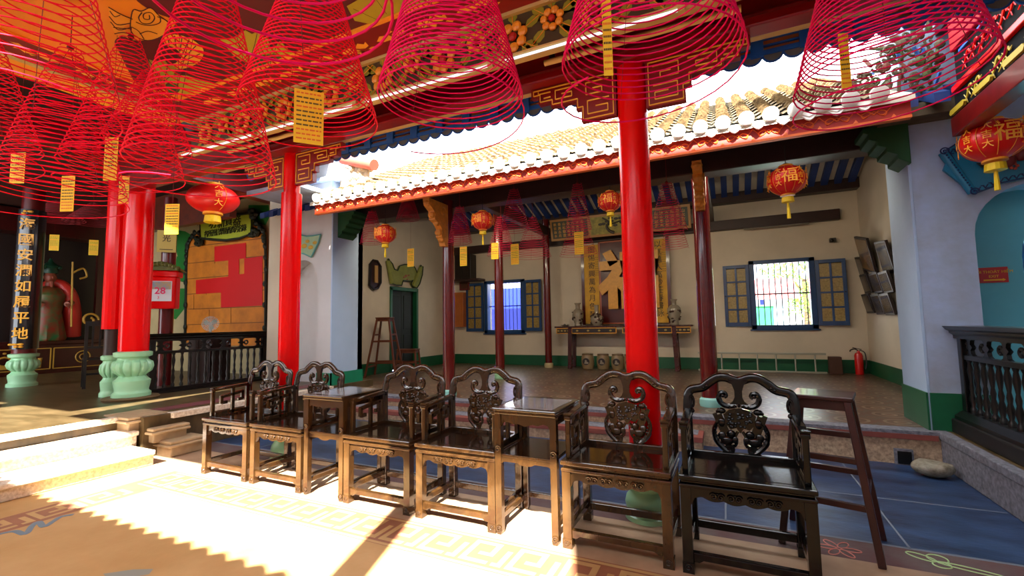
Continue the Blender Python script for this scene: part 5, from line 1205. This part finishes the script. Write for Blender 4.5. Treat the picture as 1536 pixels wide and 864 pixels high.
for ya, yb in ((265, 205), (370, 320), (470, 428), (568, 540), (665, 645), (765, 748)): q.bar(B(278, ya, .045), B(785, yb, .045), .006, .012)
for x, ya, yb in ((400, 470, 570), (455, 262, 370), (320, 570, 668), (560, 655, 755), (420, 668, 765)): q.bar(B(x, ya, .045), B(x, yb, .045), .004, .006)
q.build('course_lines', mat('brown_slip_edge', lin((.48, .26, .06)), .6), t)
q = MB(); rim = smoothline([B(x, y, .05) for x, y in [(265, 900), (272, 500), (275, 330), (285, 250), (310, 200), (360, 165), (560, 135), (700, 110), (745, 125), (775, 170), (785, 260), (788, 500), (785, 900)]], 6); q.tube(rim, .028, 6)
for i, p in enumerate(rim):
    if i % 2 == 0: q.ball(p+Vector((random.uniform(-.03, .03), -.02, random.uniform(-.03, .03))), (.05, .03, .06), 6, 4)
q.build('vine_frame', mat('dark_green_vine_paint', lin((.10, .13, .06)), .45), t)
q = MB(); rnd = random.Random(8)
o1 = tag(None or bpy.data.objects.new('sign_board', None), 'yellow green sign board in an ornate dark frame above the donor board', 'sign'); COL.objects.link(o1); o1['kind'] = 'thing'; o1.location = onY(300, 358, YW-.12); so = Vector(o1.location)
def S(x, y, d=0.0): p = onY(220+x/4.32, 310+y/4.32, YW-.12)-so; return Vector((p.x, -d, p.z))
sp = [(358, 78), (690, 42), (690, 178), (610, 208), (525, 220), (440, 215), (358, 205)]
q = MB(); P = [S(*p) for p in sp]; q.prism([(p.x, p.z) for p in P], (0, 0, 0), (1, 0, 0), (0, 0, 1), .03); q.build('panel', mat('lime_sign_paint', lin((.74, .78, .20)), .5, var=.1), o1)
q = MB(); rimp = [S(*p, .03) for p in sp]; q.tube(rimp, .03, 6, closed=True)
for c in ((350, 90), (350, 215), (700, 40), (700, 180), (345, 225), (705, 60), (715, 165), (360, 232)):
    for k in range(4): q.ball(S(c[0]+rnd.uniform(-18, 18), c[1]+rnd.uniform(-18, 18), .03), .055, 6, 4)
q.build('ornate_frame', mat('dark_green_vine_paint', (0, 0, 0)), o1)
q = MB(); ax = (S(640, 145)-S(390, 185)).normalized()
for x, y, chh in ((438, 112, '功'), (495, 108, '新'), (543, 95, '寶'), (596, 92, '器')): q.text(chh, S(x, y, .032), ax, Z3, .26, .01)
for k, chh in enumerate('各所善信樂助香資芳名錄'): q.text(chh, S(398+k*24.5, 182-k*4.0, .032), ax, Z3, .155, .01)
q.build('ink_characters', mat('sign_ink', lin((.16, .18, .05)), .5), o1)
# green facets painted on the hall wall around the board
q = MB()
for pts in ([(195, 320), (250, 350), (268, 420), (270, 500), (205, 480), (180, 400)], [(205, 530), (262, 530), (262, 640), (190, 730), (150, 720), (160, 560)], [(660, -10), (790, -10), (800, 60), (770, 120), (700, 100), (660, 40)], [(190, 150), (250, 160), (300, 190), (270, 340), (210, 350), (180, 250)]):
    P = [onY(220+x/4.32, 310+y/4.32, YW-.004) for x, y in pts]; q.poly([tuple(p) for p in P])
struct('trim_wall_mural', q, mat('mural_green_paint', lin((.10, .46, .13)), .6))
# donation box on its red post
D = 7.5
c = at(251, 436, D); t = thing('donation_box', 'red donation box with a tiled lid on a red post, a calendar on its front', 'donation box', (c.x, c.y, HL)); rzb = atan2(CAM_C.y-c.y, CAM_C.x-c.x)+pi/2; t.rotation_euler.z = rzb*.75
zc = c.z-HL; q = MB(); q.lathe([(.10, 0), (.10, zc+1.55), (.09, zc+1.56)], 20); q.build('post', darkred, t, smooth=True)
q = MB(); q.box(-.20, .20, -.32, -.08, zc-.31, zc+.20); q.box(-.23, .23, -.34, -.06, zc+.20, zc+.30); q.build('box', redlac, t, bev=.02)
q = MB(); q.prism([(-.27, zc+.30), (.27, zc+.30), (.2, zc+.36), (.1, zc+.42), (0, zc+.44), (-.1, zc+.42), (-.2, zc+.36)], (0, -.03, 0), (1, 0, 0), (0, 0, 1), .34)
for k in range(10): q.ball((-.22+.05*k, -.37, zc+.33+.07*sin(pi*k/9)), .04, 7, 5)
q.build('lid', mat('olive_glazed_lid', lin((.42, .42, .16)), .4, var=.4, scale=20), t)
q = MB(); q.box(-.15, .15, -.335, -.322, zc-.19, zc+.13); cal = q.build('calendar', mat('calendar_paper', lin((.88, .88, .90)), .5), t)
q = MB(); q.box(-.14, .14, -.338, -.335, zc+.0, zc+.12); q.build('calendar_picture', mat('calendar_landscape', lin((.45, .58, .70)), .5, col2=lin((.80, .60, .25)), scale=9), cal)
q = MB(); q.text('28', (0, -.338, zc-.03), X3, Z3, .15, .004, off=.01); q.text('3', (-.02, -.338, zc-.135), X3, Z3, .06, .004); q.build('calendar_figures', mat('calendar_pink', lin((.90, .10, .40)), .5), cal)
q = MB(); q.box(-.13, .13, -.135, -.12, zc+.62, zc+.98); q2 = q.build('card', mat('old_cream_card', lin((.78, .68, .36)), .6), t); q = MB(); q.text('光', (0, -.137, zc+.84), X3, Z3, .12, .003); q.box(-.09, .09, -.138, -.135, zc+.66, zc+.67); q.build('card_ink', ink, q2)
# desk fan on a low cabinet behind the balustrade
c = at(316, 486, 7.9); t = thing('cabinet', 'low dark cabinet behind the left balustrade carrying the fan', 'cabinet', (c.x, c.y, HL)); zt = c.z-HL-.17; MB().box(-.3, .3, -.18, .18, 0, zt).build('body', darkwood, t, bev=.01); [MB().box(a, b, -.19, -.18, .06, zt-.06).build('cabinet_door', darkwood, t) for a, b in ((-.28, -.01), (.01, .28))]
t = thing('desk_fan', 'small white desk fan above the left balustrade before the donor board', 'fan', (c.x, c.y, HL+zt)); q = MB(); q.lathe([(.08, 0), (.08, .02), (.02, .03), (.016, .10)], 16); q.build('base', mat('pale_plastic', lin((.75, .75, .70)), .4), t, smooth=True)
q = MB(); nrm = Vector((.75, -.62, .15)).normalized(); sx = nrm.orthogonal().normalized(); sy = nrm.cross(sx); cc_ = Vector((0, 0, .17))
for r in (.03, .055, .08, .105, .125): q.tube([cc_+sx*r*cos(a)+sy*r*sin(a)+nrm*.03 for a in [2*pi*k/20 for k in range(20)]], .0045, 4, closed=True)
for k in range(16): a = 2*pi*k/16; q.tube([cc_+nrm*.03, cc_+(sx*cos(a)+sy*sin(a))*.125+nrm*.03], .003, 4)
q.build('fan_guard', mat('white_wire', lin((.86, .88, .86)), .4), t)
q = MB()
for k in range(3):
    a = 2*pi*k/3; d1 = sx*cos(a)+sy*sin(a); d2 = -sx*sin(a)+sy*cos(a); q.prism([(.01, -.02), (.09, -.045), (.11, .0), (.08, .04), (.01, .02)], cc_, d1, d2, .004)
q.build('fan_blades', mat('pale_green_plastic', lin((.70, .80, .74)), .35), t); MB().tube([cc_-nrm*.07, cc_+nrm*.02], .035, 10).build('motor', mat('pale_plastic', (0, 0, 0)), t)
# shrine at the end of the hall
XS = -12.2
shr = mat('dark_red_shrine_lacquer', lin((.24, .04, .03)), .3, var=.3, coat=.3)
t = thing('shrine_case', 'dark red shrine front with gold line panels at the end of the left hall', 'shrine', (XS, 1.4, HL))
q = MB(); q.box(-.5, 0, -2.2, 1.85, 0, .62); q.box(-.5, .04, -2.2, 1.85, .62, .70); q.build('base', shr, t, bev=.01); MB().box(-.5, 0, -2.2, 1.85, 3.0, 3.5).build('cornice', shr, t, bev=.01)
for yy in (-2.1, -.9, .15, 1.45): MB().box(-.08, .02, yy-.07, yy+.07, .70, 3.0).build('post', shr, t)
MB().box(-.5, -.48, -2.2, 1.85, .70, 3.0).build('back_board', mat('black_shrine_back', (.02, .012, .012), .4), t)
for k, y0 in enumerate((-1.55, -.35, .70)):
    q = MB(); y1 = y0+1.0
    for a, b in (((y0, .10), (y1, .10)), ((y1, .10), (y1, .54)), ((y1, .54), (y0, .54)), ((y0, .54), (y0, .10))): q.bar((.012, a[0], a[1]), (.012, b[0], b[1]), .016, .018)
    m_ = (y0+y1)/2
    if k != 2:
        q.prism([(-.16, .14), (.16, .14), (.2, .22), (-.2, .22)], (.006, m_-.2, 0), (0, 1, 0), (0, 0, 1), .01); q.tube([(.012, m_-.2+.1*cos(a), .30+.09*sin(a)) for a in [2*pi*j/12 for j in range(13)]], .02, 5); q.lathe([(.02, 0), (.05, .1), (.02, .2), (.03, .28)], 8, c=(.0, m_+.15, .14)); q.lathe([(.02, 0), (.03, .15), (.04, .2)], 8, c=(.0, m_+.34, .14))
        for j in range(7): q.ball((.012, m_-.3+.1*j, .44+.03*sin(j*2)), (.01, .035, .022), 6, 4)
    else:
        for j in range(2): q.tube([(.012, m_+(.06+.07*j)*cos(a), .32+(.06+.07*j)*sin(a)) for a in [2*pi*i/16 for i in range(16)]], .012, 5, closed=True)
    q.build('gold_panel_drawing', mat('dull_gold_line', lin((.72, .55, .20)), .45), t)
# guardian figure inside the case: robe, arms, head, hat, cloak
t = thing('guardian_statue', 'painted guardian statue in a red cloak inside the dark shrine case', 'statue', (XS-.19, 2.03, HL+.70)); skin = mat('painted_statue_face', lin((.55, .25, .16)), .4)
q = MB(); q.lathe([(.30, 0), (.33, .05), (.27, .4), (.22, .62), (.25, .82), (.28, 1.0), (.20, 1.14), (.08, 1.2), (.075, 1.28)], 20, flute=9, fdepth=.12, frange=(0, .6)); q.build('robe', mat('statue_green_robe', lin((.10, .38, .20)), .4, col2=lin((.55, .06, .03)), scale=6), t, smooth=True)
q = MB(); q.ball((.02, 0, 1.40), (.11, .10, .14), 16, 12); q.ball((.13, 0, 1.385), (.03, .022, .035), 8, 6)
for s in (-1, 1): q.ball((.105, s*.04, 1.42), (.02, .022, .012), 8, 6); q.ball((.02, s*.10, 1.39), (.02, .015, .035), 7, 5)
q.ball((.11, 0, 1.325), (.02, .035, .010), 8, 5); q.tube([(.10, 0, 1.30), (.12, 0, 1.20), (.10, 0, 1.08)], [.04, .03, .006], 8)
for s in (-1, 1):
    q.tube(smoothline([(0, s*.24, 1.05), (.10, s*.34, .86), (.26, s*.22, .80)], 4), [.09]*3+[.075]*3+[.055]*3, 10)
    for k in range(5): q.tube([(.27+.005*k, s*(.20+.014*k), .80-.018*k), (.33, s*(.19+.012*k), .80-.018*k), (.33, s*(.17+.012*k), .78-.018*k)], .010, 6)
q.build('figure', skin, t, smooth=True)
q = MB(); q.lathe([(.125, 0), (.14, .05), (.12, .12), (.16, .16), (.05, .26), (.02, .34)], 16, c=(0, 0, 1.48)); q.ball((.06, .13, 1.62), .05); q.ball((.06, -.13, 1.62), .05); q.build('hat', mat('statue_dark_green_hat', lin((.10, .28, .20)), .35, var=.4, scale=14), t, smooth=True)
q = MB(); q.tube(smoothline([(-.06, -.1, 1.2), (-.02, .14, 1.28), (.06, .32, 1.05), (-.02, .42, .6), (-.12, .44, .1)], 5), [.07+.006*k for k in range(21)], 10); q.build('cloak', mat('statue_red_cloak', (.60, .03, .02), .35), t, smooth=True)
q = MB(); q.tube([(.30, .30, .3), (.30, .26, 1.75)], .018, 6); q.tube(smoothline([(.30, .27, 1.5), (.30, .45, 1.62), (.30, .52, 1.45), (.30, .40, 1.38)], 5), .02, 6); q.tube(spiral((.30, .62, .45), Y3, Z3, .16, 1.2, r1=.05), .025, 6); q.build('halberd', mat('dull_gold_line', (0, 0, 0)), t)
# dark side chair beside the shrine
c = onZ(138, 581, HL); t = thing('side_chair', 'plain dark wooden chair standing in the shade before the shrine', 'chair', (c.x, c.y+.1, HL), radians(-109)); dk = mat('dark_chair_wood', lin((.07, .04, .035)), .35)
MB().box(-.22, .22, -.2, .22, .44, .47).build('seat', dk, t, bev=.006)
for a, b, h in ((-.2, -.18, .44), (.2, -.18, .44), (-.2, .2, 1.05), (.2, .2, 1.05)): MB().box(a-.02, a+.02, b-.02, b+.02, 0, h).build('leg', dk, t)
q = MB(); q.box(-.2, .2, .19, .21, .98, 1.05); q.box(-.2, .2, .19, .21, .62, .66)
for k in range(4): q.box(-.13+.085*k-.012, -.13+.085*k+.012, .193, .207, .64, 1.0)
q.build('backrest', dk, t); q = MB(); q.box(-.2, .2, -.19, -.17, .18, .21); q.box(-.2, -.18, -.18, .2, .22, .25); q.box(.18, .2, -.18, .2, .22, .25); q.build('stretcher', dk, t)
# deep coils of the left hall with their cards
for px, py, w, dep, H, cd, lb in [(84, 330, 70, 9.0, 1.0, (82, 352, 11, 24), 'faint red incense coil deep in the left hall before the shrine post'), (140, 335, 70, 9.2, .9, (141, 360, 11, 23), 'faint red incense coil deep in the left hall nearest the thick red column')]:
    c = at(px, py, dep); R = w/2*dep/FPX; s = dep/FPX; q_ = at(cd[0], cd[1], dep); d = q_-c
    coil(lb, (c.x, c.y, min(c.z+H, 3.9)), R, min(H, 3.9-c.z), 16, .005, mat('dim_incense_paste', (.35, .01, .02), .6), 0, (d.x, d.y, d.z-min(H, 3.9-c.z), cd[2]*s, cd[3]*s, radians(50)), 0, 'incense coils deep in the left hall', ceil=3.95)
# gilded altar fretwork high in the hall
q = MB(); rnd = random.Random(12)
for k in range(60):
    c = at(rnd.uniform(165, 262), rnd.uniform(150, 210)+k % 3*6, 8.2+rnd.uniform(0, .3)); q.ball(c, (rnd.uniform(.02, .07), .03, rnd.uniform(.02, .06)), 6, 4)
q.box(-10.5, -6.6, 2.3, 2.42, 3.25, 3.9)
o = tag(q.build('carved_valance', mat('dull_red_gilt_carving', lin((.40, .14, .05)), .4, var=.5, scale=8)), 'dark carved and gilded valance board high in the left hall', 'valance'); o['kind'] = 'thing'
# ================================================================== beyond the windows
q = MB(); q.quad((-20, 7.9, .1), (20, 7.9, .1), (20, 40, .1), (-20, 40, .1)); o = struct('floor_yard', q, mat('pale_yard_concrete', lin((.86, .84, .80)), .8, var=.1))
q = MB(); q.box(-12, -2.0, 10.6, 10.8, .1, 2.45); o = struct('wall_yard_blue', q, mat('bright_blue_tarpaulin', lin((.02, .14, .60)), .5, var=.12, scale=3, stretch=(6, 1, 1)))
q = MB(); q.box(-12, .6, 14, 14.3, .1, 5.0); struct('wall_neighbour', q, white)
Y0 = 12.5
a = onY(1105, 448, Y0); b = onY(1180, 448, Y0); z0 = .1
t = thing('garden_shed', 'pale blue shed with red tiled roof and green door beyond the open window', 'shed', (a.x, Y0, z0))
W_ = b.x-a.x; H_ = a.z-z0
MB().box(0, W_, 0, 2.0, 0, H_).build('wall', mat('pale_blue_shed_wall', lin((.70, .84, .90)), .7), t)
q = MB(); q.prism([(-.25, H_-.06), (1.2, H_+.55), (1.2, H_+.62), (-.25, H_+.04)], (-.2, 0, 0), (0, 1, 0), (0, 0, 1), W_+.5)
for k in range(14): x = -.15+k*(W_+.4)/13; q.tube([(x, -.25, H_+.03), (x, 1.2, H_+.63)], .05, 6)
q.build('roof', mat('rose_roof_tile', lin((.72, .40, .40)), .7, var=.2), t)
d0, d1 = onY(1130, 460, Y0), onY(1162, 492, Y0); q = MB(); q.box(d0.x-a.x, d1.x-a.x, -.03, 0, 0, d0.z-z0); q.build('shed_door', mat('shed_door_green', lin((.05, .50, .28)), .5), t)
s0, s1 = onY(1140, 450, Y0), onY(1147, 457, Y0); q = MB(); q.box(s0.x-a.x, s1.x-a.x, -.02, 0, s1.z-z0, s0.z-z0); q.build('house_plate', mat('blue_plate', lin((.15, .25, .60)), .5), t)
# tree
import bmesh
def tree(label, px, py, y, R, h0):
    c = onY(px, py, y); t = thing('tree', label, 'tree', (c.x, y, .1)); q = MB(); q.tube([(0, 0, 0), (.05, 0, c.z*.5), (0, .1, c.z-.1)], [.14, .11, .07], 8)
    for k in range(5): a = 2*pi*k/5; q.tube([(0, 0, c.z-.6), (R*.6*cos(a), R*.6*sin(a), c.z+.2)], [.05, .02], 6)
    q.build('trunk', mat('tree_bark', lin((.35, .28, .2)), .9), t)
    q = MB(); rnd = random.Random(3)
    for k in range(1500):
        u = Vector((rnd.gauss(0, 1), rnd.gauss(0, 1), rnd.gauss(0, 1))).normalized()*R*rnd.uniform(.5, 1.0); p = u+Vector((0, 0, c.z-.1)); s = rnd.uniform(.05, .11)
        d1 = Vector((rnd.gauss(0, 1), rnd.gauss(0, 1), rnd.gauss(0, 1))).normalized(); d2 = d1.orthogonal().normalized()
        q.quad(p-d1*s, p+d2*s*.5, p+d1*s, p-d2*s*.5)
    q.build('foliage', mat('fresh_green_leaf', lin((.48, .72, .16)), .5, var=.45, scale=5), t); return t
tree('bright green leafy tree beyond the open barred window', 1206, 418, 17.0, 1.55, 2)
q = MB(); q.box(onY(1175, 445, 20).x, onY(1260, 445, 20).x, 20, 20.3, .1, onY(1200, 452, 20).z); struct('wall_yard_far', q, white)

# ================================================================== light
w = bpy.data.worlds.new('sky'); SC.world = w; w.use_nodes = True; nt = w.node_tree; bg = nt.nodes['Background']
tcw = nt.nodes.new('ShaderNodeTexCoord'); nz = nt.nodes.new('ShaderNodeTexNoise'); nz.inputs['Scale'].default_value = 2.2; nz.inputs['Detail'].default_value = 5
rw = nt.nodes.new('ShaderNodeValToRGB'); rw.color_ramp.elements[0].position = .3; rw.color_ramp.elements[0].color = (.62, .78, 1.0, 1); rw.color_ramp.elements[1].position = .55; rw.color_ramp.elements[1].color = (1, 1, 1, 1)
nt.links.new(tcw.outputs['Generated'], nz.inputs['Vector']); nt.links.new(nz.outputs['Fac'], rw.inputs['Fac']); nt.links.new(rw.outputs['Color'], bg.inputs['Color'])
bg.inputs['Strength'].default_value = 4.0
s = bpy.data.lights.new('sun', 'SUN'); s.energy = 27.0; s.angle = radians(.55); s.color = (1.0, .97, .91)
so_ = bpy.data.objects.new('sun', s); COL.objects.link(so_)
az = Vector((-.322, .947, 0)); el = radians(45.6); dsun = (az*cos(el)-Z3*sin(el)).normalized()
so_.rotation_euler = dsun.to_track_quat('-Z', 'Y').to_euler(); so_.location = (6, -12, 14)
for x0, lb in ((-4.2, 'added fill tube behind the front pavilion beam at its left half'), (-.7, 'added fill tube behind the front pavilion beam at its right half')):  # fill lights added out of view to brighten the pavilion
    t = thing('fill_tube', lb, 'lamp', (x0, 3.285, 3.17), 0, 'added fill tubes behind the pavilion beam'); MB().tube([(0, 0, 0), (2.9, 0, 0)], .016, 8).build('tube', emis('warm_fill_tube', (1, .86, .62), 6.0), t); MB().box(0, 2.9, -.05, .0, .0, .05).build('fitting', cream, t)
    al = bpy.data.lights.new('fill_light', 'AREA'); al.shape = 'RECTANGLE'; al.size = 2.9; al.size_y = .05; al.energy = 27; al.color = (1, .84, .60)
    ao = bpy.data.objects.new('fill_light', al); COL.objects.link(ao); ao.location = (x0+1.45, 3.32, 3.13); ao.rotation_euler = (radians(38), 0, 0)
# ================================================================== camera
cd_ = bpy.data.cameras.new('camera'); co = bpy.data.objects.new('camera', cd_); COL.objects.link(co)
cd_.sensor_width = 36.0; cd_.lens = FPX*36.0/PW; cd_.clip_start = .03; cd_.clip_end = 200
co.matrix_world = Matrix((( CR.x, CU.x, -CF.x, CAM_C.x), (CR.y, CU.y, -CF.y, CAM_C.y), (CR.z, CU.z, -CF.z, CAM_C.z), (0, 0, 0, 1)))
SC.camera = co
SC.view_settings.view_transform = 'Standard'; SC.view_settings.look = 'None'; SC.view_settings.gamma = 1.0; SC.view_settings.exposure = .8; SC.view_settings.use_curve_mapping = False
SC.cycles.use_denoising = True; SC.cycles.max_bounces = 10; SC.cycles.diffuse_bounces = 6; SC.cycles.glossy_bounces = 4; SC.cycles.sample_clamp_indirect = 8.0
